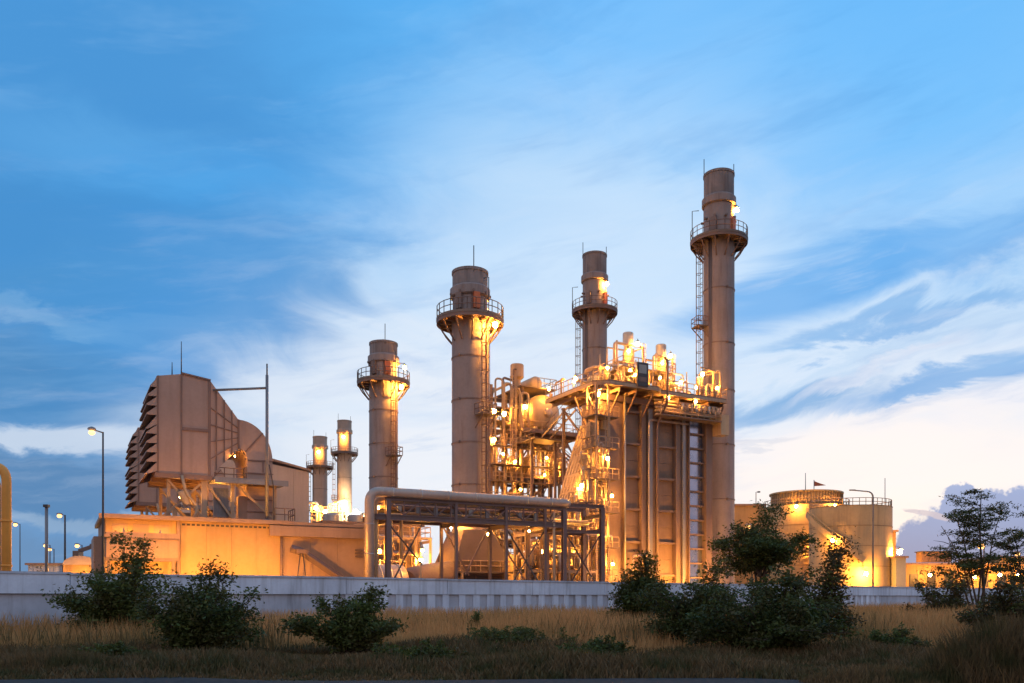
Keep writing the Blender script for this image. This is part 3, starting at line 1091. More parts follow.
# ------------------------------------------------------------------ turbine hall
def turbine_hall():
    T = Thing('turbine_hall', 'low orange lit turbine hall under the big intake filter house', 'building', (-25, 0, 0))
    vf = -6.0
    # panels of the tall front wall, each a cladding sheet
    us = [-30.1, -28.0, -25.9, -23.8, -21.7]
    T.part('wall_core', MB().box(-36.0, -13.9, vf + 0.25, 5.8, 0, 7.9), 'hall_wall_dull')
    for a, b in zip(us[:-1], us[1:]):
        T.part('wall_panel', MB().box(a + 0.008, b - 0.008, vf, vf + 0.24, 0.0, 7.95), 'hall_wall')
    T.part('corner_post', MB().box(-30.4, -30.12, vf - 0.06, vf + 0.24, 0, 7.95), 'hall_trim')
    T.part('downpipe', MB().tube((-21.62, vf - 0.16, 0), (-21.62, vf - 0.16, 8.3), 0.10, 8), 'steel_brown')
    # lower right section: duller panels with base band and fascia
    us = [-21.5, -18.95, -16.4, -13.85]
    for a, b in zip(us[:-1], us[1:]):
        T.part('wall_panel', MB().box(a + 0.008, b - 0.008, vf + 0.03, vf + 0.24, 1.0, 6.95), 'hall_wall_dull')
        T.part('plinth', MB().box(a + 0.002, b - 0.002, vf - 0.04, vf + 0.24, 0.0, 0.99), 'hall_trim')
    T.part('fascia', MB().box(-22.7, -13.6, vf - 0.5, vf + 0.24, 6.97, 7.9), 'hall_trim')
    # roof slab with gutter line
    T.part('roof', MB().box(-36.3, -13.5, vf - 0.35, 6.1, 7.97, 8.28), 'hall_trim')
    T.part('roof_edge', MB().box(-36.4, -20.6, vf - 0.52, vf - 0.36, 8.0, 8.34), 'hall_trim')
    for k in range(22):
        uu = -30.0 + k * 0.4
        T.part('vent_slot', MB().box(uu, uu + 0.26, vf - 0.03, vf - 0.004, 7.62, 7.78), 'steel_dark')
    # left bay: recessed wall, canopy box and posts
    us = [-35.9, -33.1, -30.42]
    for a, b in zip(us[:-1], us[1:]):
        T.part('wall_panel', MB().box(a + 0.008, b - 0.008, vf + 0.1, vf + 0.24, 0, 7.95), 'hall_wall')
        T.part('canopy_panel', MB().box(a + 0.01, b - 0.01, vf - 1.3, vf + 0.09, 4.75, 6.25), 'hall_trim')
    T.part('canopy_roof', MB().box(-36.0, -30.35, vf - 1.4, vf + 0.09, 6.26, 6.38), 'steel_brown')
    for uu in (-35.7, -33.1, -30.8):
        T.part('canopy_post', MB().box(uu - 0.12, uu + 0.12, vf - 1.25, vf - 1.0, 0, 4.74), 'steel_brown')
    T.part('canopy_beam', MB().box(-35.9, -30.5, vf - 1.3, vf - 1.05, 4.45, 4.74), 'steel_brown')
    for k in range(3):
        T.part('window', MB().box(-35.4 + k * 1.6, -34.2 + k * 1.6, vf + 0.06, vf + 0.098, 6.6, 7.6), 'hall_wall_dull')
    # sloping mauve band with an upright foot, in front of the dull section
    dk = T.part('sloping_band', MB().path(rounded([(-20.9, vf - 0.7, 5.85), (-20.0, vf - 0.7, 5.65), (-15.6, vf - 0.7, 2.75), (-15.35, vf - 0.7, 1.9), (-15.35, vf - 0.7, 0.0)], 0.45), 0.36, 4), 'steel_mauve')
    T.part('band_cap', MB().box(-15.75, -14.95, vf - 1.1, vf - 0.3, 2.55, 2.95), 'steel_mauve', dk)
    T.part('door', MB().box(-19.05, -17.9, vf - 0.08, vf + 0.02, 0.0, 2.4), 'hall_trim')
    T.part('door_frame', MB().path([(-19.12, vf - 0.1, 0), (-19.12, vf - 0.1, 2.48), (-17.83, vf - 0.1, 2.48), (-17.83, vf - 0.1, 0)], 0.06, 4), 'steel_brown')
    T.part('bulb_screen', MB().box(-36.0, -30.35, vf - 1.4, vf - 1.3, 6.382, 6.8), 'hall_trim')  # added strip that hides the bulbs behind it
    for uu in (-34.6, -31.8):  # added lamps that brighten the upper wall of the left bay
        lamp(T, (uu, vf - 1.0, 6.62), 'lamp_mid', 0.09)
    for k in range(3):
        T.part('wall_bracket', MB().beam((-14.75, vf - 0.1, 5.3 + k * 0.3), (-14.05, vf - 0.1, 5.25 + k * 0.3), 0.16, 0.14), 'steel_brown')
    T.part('side_vent', MB().box(-36.7, -36.02, -4, 2, 0.3, 6.6), 'hall_trim')
    # unseen floodlights on low stands, set before the hall to light its front
    for uu, m_ in ((-33.2, 'lamp_strong'), (-28.6, 'lamp_strong'), (-24.0, 'lamp_strong')):
        lamp(T, (uu, vf - 7.0, 2.0), m_, 0.22)
        T.part('lamp_stand', MB().tube((uu, vf - 7.0, 0), (uu, vf - 7.0, 1.8), 0.07, 6), 'steel_grey')
    return T


def a_frame():
    T = Thing('a_frame_stand', 'thin steel A frame stand in front of the dull hall wall', 'stand', (-20.1, -7.4, 0))
    c = -20.1
    T.part('leg', MB().tube((c - 0.75, -7.4, 0), (c - 0.12, -7.4, 5.4), 0.05, 6), 'steel_dark')
    T.part('leg', MB().tube((c + 0.75, -7.4, 0), (c + 0.12, -7.4, 5.4), 0.05, 6), 'steel_dark')
    T.part('crossbar', MB().tube((c - 0.66, -7.4, 0.8), (c + 0.66, -7.4, 0.8), 0.045, 6), 'steel_dark')
    T.part('floodlight', MB().box(c - 0.45, c + 0.55, -7.6, -7.3, 5.4, 5.75), 'steel_brown')


def lightning_mast():
    v = -6.05
    u = u_at(267, v)
    T = Thing('gantry_mast', 'tall dark mast with a level arm reaching back to the filter house roof', 'mast', (u, v, 8.3))
    zt = z_at(375, u, v)
    T.part('pole', MB().tube((u, v, 8.3), (u, v, zt), 0.15, 10, 0.13), 'steel_grey')
    T.part('rod', MB().tube((u, v, zt), (u, v, zt + 1.0), 0.07, 6), 'steel_dark')
    ua = u_at(213, -5.2)
    T.part('arm', MB().tube((u, v, z_at(388, u, v)), (ua, -5.15, z_at(390, ua, -5.2)), 0.11, 8), 'steel_grey')
    T.part('cable', MB().path([(u + 0.2, v, zt - 8), (u + 0.55, v, 11.5), (u + 0.6, v, 8.35)], 0.05, 5), 'steel_dark')
    T.part('base_plate', MB().box(u - 0.4, u + 0.4, v - 0.4, v + 0.4, 8.285, 8.4), 'steel_grey')


def rear_hall():
    """beige gabled building behind the turbine hall"""
    vv = 30.0
    u0 = u_at(262, vv)
    u1 = u_at(309, vv)
    zt0, zt1 = z_at(462, u0, vv), z_at(472, u1, vv)
    T = Thing('rear_hall', 'plain beige gabled hall behind the intake ducts', 'building', ((u0 + u1) / 2, vv, 0))
    n = 3
    for k in range(n):
        a, b = u0 + (u1 - u0) * k / n, u0 + (u1 - u0) * (k + 1) / n
        za, zb_ = zt0 + (zt1 - zt0) * k / n, zt0 + (zt1 - zt0) * (k + 1) / n
        T.part('wall_panel', MB().prism([(a + .01, 0), (b - .01, 0), (b - .01, zb_), (a + .01, za)], vv, vv + 0.3), 'hall_beige')
    T.part('side_wall', MB().box(u1 - 0.3, u1, vv + 0.31, vv + 24, 0, zt1 - 0.05), 'hall_beige')
    T.part('roof', MB().prism([(u0 - 8, zt0 + 2.2), (u1 + 0.3, zt1 + 0.02), (u1 + 0.3, zt1 + 0.3), (u0 - 8, zt0 + 2.5)], vv - 0.3, vv + 24), 'hall_trim')
    T.part('side_wall', MB().box(u0 - 8, u0 - 0.01, vv + 0.02, vv + 24, 0, zt0), 'hall_beige')


# ------------------------------------------------------------------ pipe bridge in front
def pipe_bridge():
    vf, vb = -12.0, -8.6
    T = Thing('pipe_bridge', 'brown steel pipe bridge with a fat insulated pipe bending over its left end', 'pipe bridge', (-3, -10.3, 0))
    u0 = u_at(388, vf)
    u5 = u_at(564, vf)
    u6 = u_at(602, vf)
    cols = [u0, u_at(456, vf) , u_at(506, vf), u_at(545, vf), u5, u6]
    ztop, zmid = 10.05, 8.55
    for i, uu in enumerate(cols):
        for vv in (vf, vb):
            w = 0.42 if i in (0, 4, 5) else 0.26
            top = ztop if i < 5 else 10.5
            T.part('column', MB().ibeam((uu, vv, 0), (uu, vv, top), w, w, 0.07), 'steel_mauve')
        T.part('cross_beam', MB().ibeam((uu, vf + 0.2, ztop - 0.35), (uu, vb - 0.2, ztop - 0.35), 0.3, 0.35), 'steel_mauve')
        T.part('cross_beam', MB().ibeam((uu, vf + 0.2, zmid - 0.35), (uu, vb - 0.2, zmid - 0.35), 0.3, 0.35), 'steel_mauve')
    for vv in (vf, vb):
        T.part('top_chord', MB().ibeam((u0 - 0.3, vv, ztop + 0.2), (u5 + 0.2, vv, ztop + 0.2), 0.3, 0.42, 0.08), 'steel_mauve')
        T.part('bottom_chord', MB().ibeam((u0 - 1.2, vv, zmid), (u5 + 0.1, vv, zmid), 0.34, 0.5, 0.09), 'steel_mauve')
        T.part('end_beam', MB().ibeam((u5 + 0.21, vv, 10.55), (u6 + 0.2, vv, 10.55), 0.32, 0.4, 0.08), 'steel_mauve')
        T.part('end_beam', MB().ibeam((u5 + 0.21, vv, 8.0), (u6 - 0.21, vv, 8.0), 0.24, 0.3, 0.07), 'steel_mauve')
        # lattice between the chords
        n = 12
        for k in range(n):
            a = u0 + (u5 - u0) * k / n
            b = u0 + (u5 - u0) * (k + 1) / n
            T.part('lattice_bar', MB().beam((a, vv, zmid + 0.25 if k % 2 else ztop), (b, vv, ztop if k % 2 else zmid + 0.25), 0.10), 'steel_mauve')
            if k:
                T.part('lattice_post', MB().beam((a, vv, zmid + 0.25), (a, vv, ztop), 0.09), 'steel_mauve')
    # cross bracing of the legs
    for i, j in ((0, 1), (2, 3), (4, 5)):
        a, b = cols[i], cols[j]
        if i == 0:
            b = a + 3.2
        for vv in (vf,):
            T.part('brace', MB().beam((a, vv + 0.05, 1.8 if i else 2.0), (b, vv + 0.05, 8.0), 0.11), 'steel_dark')
            T.part('brace', MB().beam((b, vv - 0.05, 1.8 if i else 4.4), (a, vv - 0.05, 8.0), 0.11), 'steel_dark')
    T.part('brace', MB().beam((cols[1] + 0.2, vb, 8.2), (cols[1] + 2.9, vb, 3.6), 0.12), 'steel_mauve')
    T.part('brace', MB().beam((cols[2] - 0.2, vb, 8.2), (cols[2] - 2.7, vb, 3.6), 0.12), 'steel_mauve')
    T.part('brace', MB().beam((cols[2] + 0.2, vb, 8.2), (cols[3] - 0.2, vb, 3.0), 0.12), 'steel_mauve')
    T.part('sway_brace', MB().path([(cols[3] + 1.0, vf, 0), (cols[3] + 1.0, vf, 9.8)], 0.13, 8), 'pipe_tan')
    T.part('tray', MB().box(u0 - 0.6, u5 - 0.3, vf + 0.9, vb - 0.7, zmid + 0.05, zmid + 0.25), 'steel_brown')
    # the fat pipe: up on the left, over the top, along to the right
    zp = 10.72
    up0 = u_at(369, vf)
    main = rounded([(up0, vf - 0.15, 0.0), (up0, vf - 0.15, zp), (u5 + 0.6, vf - 0.15, zp), (u5 + 0.6, vb + 1.0, zp)], 1.0, 8)
    mp = T.part('main_pipe', MB().path(main, 0.43, 18), 'pipe_alu')
    for k in range(7):
        uu = up0 + 2.0 + k * 2.7
        T.part('pipe_band', MB().path([(uu, vf - 0.15, zp), (uu + 0.12, vf - 0.15, zp)], 0.455, 18), 'galv', mp)
    for k in range(3):
        T.part('pipe_band', MB().path([(up0, vf - 0.15, 2.6 + k * 2.6), (up0, vf - 0.15, 2.72 + k * 2.6)], 0.455, 18), 'galv', mp)
    # smaller pipes nested beside it
    for dv_, du, z2, r, m in ((0.55, 0.75, 10.15, 0.26, 'pipe_tan'), (1.15, 0.95, 9.6, 0.24, 'steel_brown'), (1.75, 1.1, 9.3, 0.22, 'steel_dark')):
        P = rounded([(up0 + du, vf + dv_, 0.0), (up0 + du, vf + dv_, z2 + 0.0), (u5 - 1.0, vf + dv_, z2)], 0.7, 6)
        T.part('pipe', MB().path(P, r, 12), m)
    for k, (vv, z, r, m) in enumerate(((vb - 0.8, 9.0, 0.22, 'pipe_tan'), (vb - 1.5, 9.05, 0.3, 'galv'), (vf + 1.5, 9.1, 0.16, 'pipe_tan'))):
        T.part('pipe', MB().path(rounded([(u0 - 0.2 + k, vv, 5.0), (u0 - 0.2 + k, vv, z), (u6 - 0.5, vv, z)], 0.5), r, 10), m)
    for k in range(9):
        uu = u0 + 1.0 + k * 1.75
        T.part('junction_box', MB().box(uu, uu + 0.35, vf + 0.2, vf + 0.45, 9.2 - (k % 3) * 0.15, 9.6), 'screen_pale' if k % 4 == 0 else 'steel_grey')
    lamp(T, (u_at(379, vf + 0.4), vf + 0.6, z_at(507, u_at(379, vf), vf)), 'lamp_soft', 0.12)
    lamp(T, (u_at(452, vf + 1.8), vf + 2.0, 8.0), 'lamp_soft', 0.09)
    lamp(T, (u_at(530, vf + 1.8), vf + 2.0, 8.0), 'lamp_soft', 0.09)
    lamp(T, (u_at(490, vb), vb + 0.4, z_at(534, u_at(490, vb), vb)), 'lamp_soft', 0.12)
    return T


# ------------------------------------------------------------------ exhaust train below the bypass stack
def exhaust_train():
    T = Thing('exhaust_duct', 'dark trapezoid exhaust hood and silver diffuser behind the pipe bridge', 'duct', (-4, 0, 0))
    # silver generator-side cylinder and cone
    T.part('diffuser_drum', MB().drum((-12.6, -4.2, 2.4), (-9.6, -4.2, 2.4), 2.3, 32, 0.25), 'pipe_alu')
    for uu in (-12.2, -11.2, -10.2):
        T.part('drum_band', MB().path([(uu, -4.2, 2.4), (uu + 0.16, -4.2, 2.4)], 2.37, 32), 'galv')
    T.part('diffuser_cone', MB().path([(-9.2, -4.2, 2.4), (-6.6, -2.6, 2.6), (-2.9, -1.2, 2.8)], [1.8, 2.2, 2.5], 28), 'steel_brown')
    # diverter box under the stack with flared hood
    T.part('diverter_box', MB().box(-2.8, 3.2, -2.8, 2.8, 0.4, 5.2), 'duct_dark')
    q = [(-2.9, -2.9, 5.2), (3.3, -2.9, 5.2), (3.3, 2.9, 5.2), (-2.9, 2.9, 5.2), (-1.7, -2.0, 8.6), (1.7, -2.0, 8.6), (1.7, 2.0, 8.6), (-1.7, 2.0, 8.6)]
    T.part('diverter_hood', MB().hexa(q), 'duct_dark')
    for k in range(5):
        z = 0.9 + k * 0.95
        T.part('box_rib', MB().box(-2.9, 3.3, -2.93, -2.81, z, z + 0.16), 'steel_brown')
    for k in range(4):
        uu = -2.4 + k * 1.6
        T.part('box_rib', MB().box(uu, uu + 0.16, -2.97, -2.935, 0.4, 5.15), 'steel_brown')
    T.part('transition_duct', MB().box(3.21, 5.5, -2.4, 2.4, 0.8, 6.0), 'duct_tan')
    T.part('access_platform', MB().box(-3.2, 3.6, -4.6, -2.98, 4.0, 4.14), 'deck')
    T.part('railing', railing([(-3.2, -4.55, 4.14), (3.6, -4.55, 4.14)], 1.1, 1.1, 0.045), 'steel_tan')
    for uu in (-3.0, 0.2, 3.4):
        T.part('platform_post', MB().box(uu - 0.1, uu + 0.1, -4.6, -4.4, 0, 3.99), 'steel_tan')
    lamp(T, (-8.2, -6.6, 6.0), 'lamp_soft', 0.12, arm=(-8.2, -6.2, 6.9))
    lamp(T, (4.6, -4.4, 5.6), 'lamp_soft', 0.14, arm=(4.6, -2.4, 6.2))
    T.part('lamp_stand', MB().tube((-8.2, -6.2, 0), (-8.2, -6.2, 7.0), 0.08, 6), 'steel_grey')


def turbine_enclosure():
    T = Thing('turbine_enclosure', 'dull orange machine enclosure behind the left legs of the pipe bridge', 'enclosure', (-8.5, 9, 0))
    us = [-14.0, -11.2, -8.4, -5.6, -2.8]
    T.part('core', MB().box(-14, -2.8, 7.3, 13, 0, 9.4), 'hall_wall_dull')
    for a, b in zip(us[:-1], us[1:]):
        for z0, z1 in ((0.1, 3.2), (3.25, 6.3), (6.35, 9.4)):
            T.part('wall_panel', MB().box(a + .03, b - .03, 7.1, 7.29, z0, z1), 'hall_wall_dull')
        T.part('wall_post', MB().box(a - .08, a + .08, 6.9, 7.29, 0, 9.45), 'steel_brown')
    T.part('roof', MB().box(-14.3, -2.5, 6.8, 13.3, 9.46, 9.75), 'steel_brown')
    for k in range(4):
        T.part('roof_fan', MB().lathe([(0.9, 9.76), (0.9, 10.6), (0.7, 10.8)], (-12.6 + k * 2.8, 9.5), 18), 'galv')


def clutter_skid(name, label, cat, u0, u1, v0, v1, h, seed, mats=('pipe_tan', 'galv', 'steel_tan', 'pipe_alu'), nu=5, npipe=14, lamp_spec=()):
    """an open steel skid full of pipework"""
    rnd = random.Random(seed)
    T = Thing(name, label, cat, ((u0 + u1) / 2, (v0 + v1) / 2, 0))
    us = [u0 + (u1 - u0) * k / nu for k in range(nu + 1)]
    for uu in us:
        for vv in (v0, v1):
            T.part('column', MB().beam((uu, vv, 0), (uu, vv, h), 0.22), 'steel_tan')
        T.part('cross_beam', MB().beam((uu, v0 + 0.12, h - 0.15), (uu, v1 - 0.12, h - 0.15), 0.2, 0.28), 'steel_tan')
    for z in (h * 0.5, h):
        for vv in (v0, v1):
            T.part('long_beam', MB().beam((u0 - 0.12, vv, z + 0.14), (u1 + 0.12, vv, z + 0.14), 0.24, 0.28), 'steel_tan')
    for k in range(nu):
        if rnd.random() < 0.7:
            T.part('brace', MB().beam((us[k], v0, 0.3), (us[k + 1], v0, h * 0.5), 0.1), 'steel_tan')
        if rnd.random() < 0.6:
            T.part('brace', MB().beam((us[k + 1], v1, h * 0.5 + .2), (us[k], v1, h), 0.1), 'steel_tan')
    T.part('deck', MB().box(u0, u1, v0 + 0.13, v1 - 0.13, h * 0.5 + 0.28, h * 0.5 + 0.36), 'deck')
    T.part('railing', railing([(u0, v0, h + 0.28), (u1, v0, h + 0.28), (u1, v1, h + 0.28)], 1.1, 1.2, 0.045), 'steel_tan')
    for k in range(npipe):
        a = (rnd.uniform(u0, u1), rnd.uniform(v0 + .2, v1 - .2), rnd.choice((0.2, h * 0.5 + .5)))
        zz = rnd.uniform(0.25, 1.05) * h
        b = (a[0], a[1], zz)
        c = (rnd.uniform(u0, u1), a[1], zz)
        d = (c[0], c[1] + rnd.uniform(-1.5, 1.5), zz)
        e = (c[0], d[1], zz + rnd.choice((-1.6, 1.3)))
        T.part('pipe', MB().path(rounded([a, b, c, d, e], 0.35, 3), rnd.choice((0.09, 0.13, 0.18, 0.26)), 8), rnd.choice(mats))
    for k in range(nu):
        uu = us[k] + rnd.uniform(0.2, 0.8)
        vv = rnd.uniform(v0 + 0.6, v1 - 0.6)
        w = rnd.uniform(0.4, 0.8)
        if rnd.random() < 0.5:
            T.part('valve_body', MB().drum((uu, vv, 0.5), (uu, vv, 0.5 + w * 2), w * 0.55, 14), rnd.choice(mats))
        else:
            T.part('cabinet', MB().box(uu, uu + w, vv, vv + w * .7, 0.05, 1.9), 'steel_grey')
    for (lu, lv, lz, m, r) in lamp_spec:
        lamp(T, (lu, lv, lz), m, r)
    return T


# ------------------------------------------------------------------ heat recovery boiler
def boiler():
    T = Thing('heat_recovery_boiler', 'tall ribbed boiler casing with a lit crown platform beside the tallest chimney', 'boiler', (21.5, 0, 0))
    vf = -5.0
    zt = 23.4
    T.part('casing_core', MB().box(13.5, 29.5, vf + 0.5, -1.2, 0.3, zt), 'casing')
    bays = [(16.6, 18.9), (21.3, 23.8)]
    levels = [0.3, 4.0, 7.7, 11.4, 15.1, 18.8, 22.4]
    # recessed panels and their horizontal stiffeners
    for bi, (a, b) in enumerate(bays):
        for k, (z0, z1) in enumerate(zip(levels[:-1], levels[1:])):
            for j in range(2):
                zm0, zm1 = z0 + (z1 - z0) * j / 2, z0 + (z1 - z0) * (j + 1) / 2
                T.part('casing_panel', MB().box(a + 0.02, b - 0.02, vf + 0.30 - 0.03 * ((k + j) % 2), vf + 0.49, zm0 + 0.012, zm1 - 0.012), 'casing')
            T.part('stiffener', MB().box(a + 0.01, b - 0.01, vf - 0.12, vf + 0.26, z1 - 0.13, z1 + 0.13), 'casing_pier')
    # mirror-clad bay
    a, b = 25.8, 28.3
    nz = 13
    for k in range(nz):
        z0, z1 = 0.4 + (22.0) * k / nz, 0.4 + 22.0 * (k + 1) / nz
        T.part('clad_panel', MB().box(a + 0.03, b - 0.03, vf + 0.36, vf + 0.48, z0 + 0.01, z1 - 0.01), 'clad_mirror')
        T.part('stiffener', MB().box(a + 0.01, b - 0.01, vf - 0.02, vf + 0.30, z1 - 0.09, z1 + 0.09), 'casing_pier')
    # deep piers between bays: flange + web, so that the edges catch light
    for (a, b, d) in ((13.5, 14.6, 0.0), (14.62, 16.6, 0.12), (18.9, 19.55, 0.30), (19.55, 21.3, 0.04), (23.8, 24.5, 0.25), (24.5, 25.8, 0.05), (28.3, 28.75, 0.32), (28.75, 29.5, 0.1)):
        T.part('pier', MB().box(a + 0.004, b - 0.004, vf - d, vf + 0.49, 0.2, zt - 0.1), 'casing_pier')
    for uu in (16.5, 18.95, 21.25, 23.85, 25.75, 28.35):
        T.part('pier_flange', MB().box(uu - 0.07, uu + 0.07, vf - 0.42, vf - 0.33, 0.2, zt - 0.15), 'casing_pier')
        T.part('pier_web', MB().box(uu - 0.03, uu + 0.03, vf - 0.329, vf - 0.01, 0.2, zt - 0.15), 'casing_pier')
    T.part('top_girder', MB().box(13.4, 29.6, vf - 0.45, vf + 0.4, zt - 0.09, zt + 0.55), 'steel_brown')
    # inlet duct: steep ribbed slope on the left
    prof = [(13.48, 20.8, 4.4), (12.2, 17.4, 4.2), (10.5, 12.0, 3.7), (8.6, 7.8, 3.0), (5.5, 5.6, 2.4)]
    for k in range(len(prof) - 1):
        (ua, za, wa), (ub, zb_, wb) = prof[k], prof[k + 1]
        q = [(ub, -wb, 0.8), (ua, -wa, 0.8), (ua, -1.2, 0.8), (ub, -1.0, 0.8), (ub, -wb, zb_), (ua, -wa, za), (ua, -1.2, za), (ub, -1.0, zb_)]
        T.part('inlet_duct', MB().hexa(q), 'duct_tan')
    for k in range(12):
        t = k / 11 * (len(prof) - 1.001)
        i = int(t)
        f = t - i
        ua, za, wa = [prof[i][j] + (prof[i + 1][j] - prof[i][j]) * f for j in range(3)]
        mb = MB()
        mb.beam((ua, -wa - 0.14, 0.8), (ua, -wa - 0.14, za + 0.1), 0.16, 0.28)
        mb.beam((ua, -wa - 0.1, za + 0.12), (ua, -1.0, za + 0.12), 0.16, 0.28)
        T.part('duct_rib', mb, 'duct_tan')
    for j in range(5):
        vv = -4.1 + j * 0.7
        pts = [(p[0], vv * p[2] / 4.4, p[1] + 0.12) for p in prof]
        mb = MB()
        for p, q in zip(pts[:-1], pts[1:]):
            mb.beam(p, q, 0.16, 0.30)
        T.part('duct_rib', mb, 'duct_tan')
    # crown platform: plan outline overhanging the casing
    zp = 24.9
    out = [(11.6, 3.6), (11.6, -6.4), (13.0, -7.6), (19.6, -7.6), (20.6, -6.6), (30.3, -6.6), (30.3, 3.6)]
    n = len(out)
    vs = [(p[0], p[1], zp - 0.14) for p in out] + [(p[0], p[1], zp) for p in out]
    fs = [tuple(range(n)), tuple(range(2 * n - 1, n - 1, -1))] + [((i + 1) % n, i, n + i, n + (i + 1) % n) for i in range(n)]
    T.part('crown_deck', MB().add(vs, fs), 'deck')
    mb = MB()
    for i in range(n - 1):
        mb.beam((*out[i], zp - 0.33), (*out[i + 1], zp - 0.33), 0.16, 0.36)
    T.part('edge_channel', mb, 'steel_tan')
    for vv in (-5.5, -3.0, 0.0, 3.0):
        T.part('deck_joist', MB().ibeam((11.7, vv, zp - 0.36), (30.2, vv, zp - 0.36), 0.25, 0.4), 'steel_brown')
    for uu in [12.4 + 2.2 * k for k in range(9)]:
        T.part('deck_joist', MB().ibeam((uu, -7.3 if uu < 19.6 else -6.4, zp - 0.75), (uu, 3.4, zp - 0.75), 0.22, 0.35), 'steel_brown')
        T.part('knee_brace', MB().beam((uu, -7.2 if uu < 19.6 else -6.4, zp - 0.95), (uu, vf - 0.45, zp - 3.0), 0.14), 'steel_brown')
    for vv in (-5.0, -2.4):
        T.part('knee_brace', MB().beam((11.8, vv, zp - 0.95), (13.4, vv, zp - 4.2), 0.16), 'steel_brown')
    for uu in (13.7, 17.5, 21.5, 25.5, 29.0):
        T.part('knee_brace', MB().beam((uu, 3.3, zp - 0.95), (uu, -1.1, zp - 5.0), 0.2), 'steel_brown')
        T.part('rear_column', MB().beam((uu, 3.0, 0), (uu, 3.0, zp - 0.95), 0.3), 'steel_brown')
    rail = [(p[0], p[1], zp) for p in out]
    for i in range(n - 1):
        T.part('railing', railing([rail[i], rail[i + 1]], 1.15, 1.0, 0.05), 'steel_tan')
    # equipment penthouse level: second smaller deck with pipework under it
    T.part('upper_deck', MB().box(16.2, 23.6, -5.6, 0.5, 27.2, 27.32), 'deck')
    for uu in (16.4, 19.9, 23.4):
        for vv in (-5.4, 0.3):
            T.part('upper_post', MB().beam((uu, vv, zp), (uu, vv, 27.19), 0.2), 'steel_tan')
    T.part('railing', railing([(16.2, 0.4, 27.32), (16.2, -5.55, 27.32), (23.6, -5.55, 27.32), (23.6, 0.4, 27.32)], 1.1, 1.0, 0.05), 'steel_tan')
    rnd = random.Random(11)
    for k in range(34):
        uu, vv = rnd.uniform(12.6, 29.4), rnd.uniform(-6.0, 3.0)
        h1 = rnd.uniform(0.5, 2.2)
        u2 = uu + rnd.uniform(-2.5, 2.5)
        u2 = min(29.8, max(12.2, u2))
        v2 = max(-6.2, min(4.5, vv + rnd.uniform(-2, 2)))
        T.part('pipe', MB().path(rounded([(uu, vv, zp), (uu, vv, zp + h1), (u2, vv, zp + h1), (u2, v2, zp + h1), (u2, v2, zp + max(0.1, h1 - rnd.uniform(0.3, 2)))], 0.3, 3),
                                 rnd.choice((0.09, 0.12, 0.17, 0.24)), 8), rnd.choice(('pipe_tan', 'galv', 'pipe_alu', 'steel_tan')))
    for k in range(12):
        uu, vv = rnd.uniform(13, 29), rnd.uniform(-5.5, 3)
        T.part('valve', MB().drum((uu, vv, zp + 0.2), (uu, vv, zp + rnd.uniform(0.9, 1.6)), rnd.uniform(0.18, 0.4), 12), rnd.choice(('pipe_tan', 'galv')))
    # row of small pipes along the right of the crown
    for k in range(5):
        T.part('pipe', MB().path(rounded([(20.3, vf - 0.9 - 0.05 * k, zp - 1.0 - 0.42 * k), (29.6 - 0.2 * k, vf - 0.9 - 0.05 * k, zp - 1.0 - 0.42 * k), (29.6 - 0.2 * k, vf + 1.5, zp - 1.0 - 0.42 * k)], 0.4), 0.12 + 0.03 * (k % 2), 8), 'pipe_tan' if k % 2 else 'pipe_alu')
    for k in range(9):
        uu = 24.0 + k * 0.65
        T.part('valve', MB().drum((uu, vf - 1.3, zp - 1.9), (uu, vf - 1.3, zp - 1.2), 0.2, 10), 'galv' if k % 3 == 0 else 'pipe_tan')
    # downpipes on the face
    zf = vf - 0.62
    ua = 16.42
    T.part('downpipe', MB().path([(ua, zf, 1.0), (ua, zf, 24.2)], 0.10, 8), 'galv')
    u1 = u_at(649, zf)
    u2 = u_at(633, zf)
    T.part('downpipe', MB().path(rounded([(25.4, zf, 21.6), (u1, zf, 21.6), (u1, zf, z_at(556, u1, zf)), (u2, zf, z_at(556, u1, zf)), (u2, zf, 1.0)], 0.3), 0.12, 8), 'pipe_alu')
    u3 = u_at(657, zf)
    u4 = u_at(667, zf - 1.6)
    T.part('downpipe', MB().path(rounded([(u4 - 0.4, -7.3, 28.4), (u4, -7.3, 28.0), (u4, -7.3, 23.4), (u3, zf, 21.0), (u3, zf, 1.0)], 0.6), 0.15, 8), 'steel_mauve')
    # stair / ladder tower at the inlet corner
    tw = [(11.7, -6.9), (13.3, -6.9), (13.3, -5.1), (11.7, -5.1)]
    for (a, b) in tw:
        T.part('tower_post', MB().beam((a, b, 0), (a, b, zp - 0.5), 0.18), 'steel_tan')
    for z in (3.2, 6.8, 10.6, 14.2, 17.6, 21.0):
        T.part('tower_deck', MB().box(11.2, 14.6, -7.1, -4.9, z, z + 0.12), 'deck')
        T.part('railing', railing([(11.2, -5.0, z + .12), (11.2, -7.05, z + .12), (14.6, -7.05, z + .12)], 1.1, 0.8, 0.045), 'steel_tan')
    zz = [0.0, 3.3, 6.9, 10.7, 14.3, 17.7, 21.1, zp]
    for k in range(7):
        s0 = -6.2 if k % 2 else -5.6
        T.part('ladder', ladder((12.0 + 1.0 * (k % 2), -7.2, zz[k]), (12.0 + 1.0 * (k % 2), -7.2, zz[k + 1] + 0.3), (0, -1, 0), k % 2 == 0, 0.6, 0.45, 0.04), 'steel_tan')
        T.part('tower_brace', MB().beam((11.7, -5.1, zz[k] + .1), (11.7, -6.9, zz[k + 1] - .3), 0.1), 'steel_tan')
    # cabinets and boxes on the tower side
    for k in range(6):
        z = 5.0 + k * 3.0
        T.part('cabinet', MB().box(13.55, 14.4, vf - 0.5, vf - 0.005, z, z + 1.3), 'duct_tan' if k % 2 else 'steel_tan')
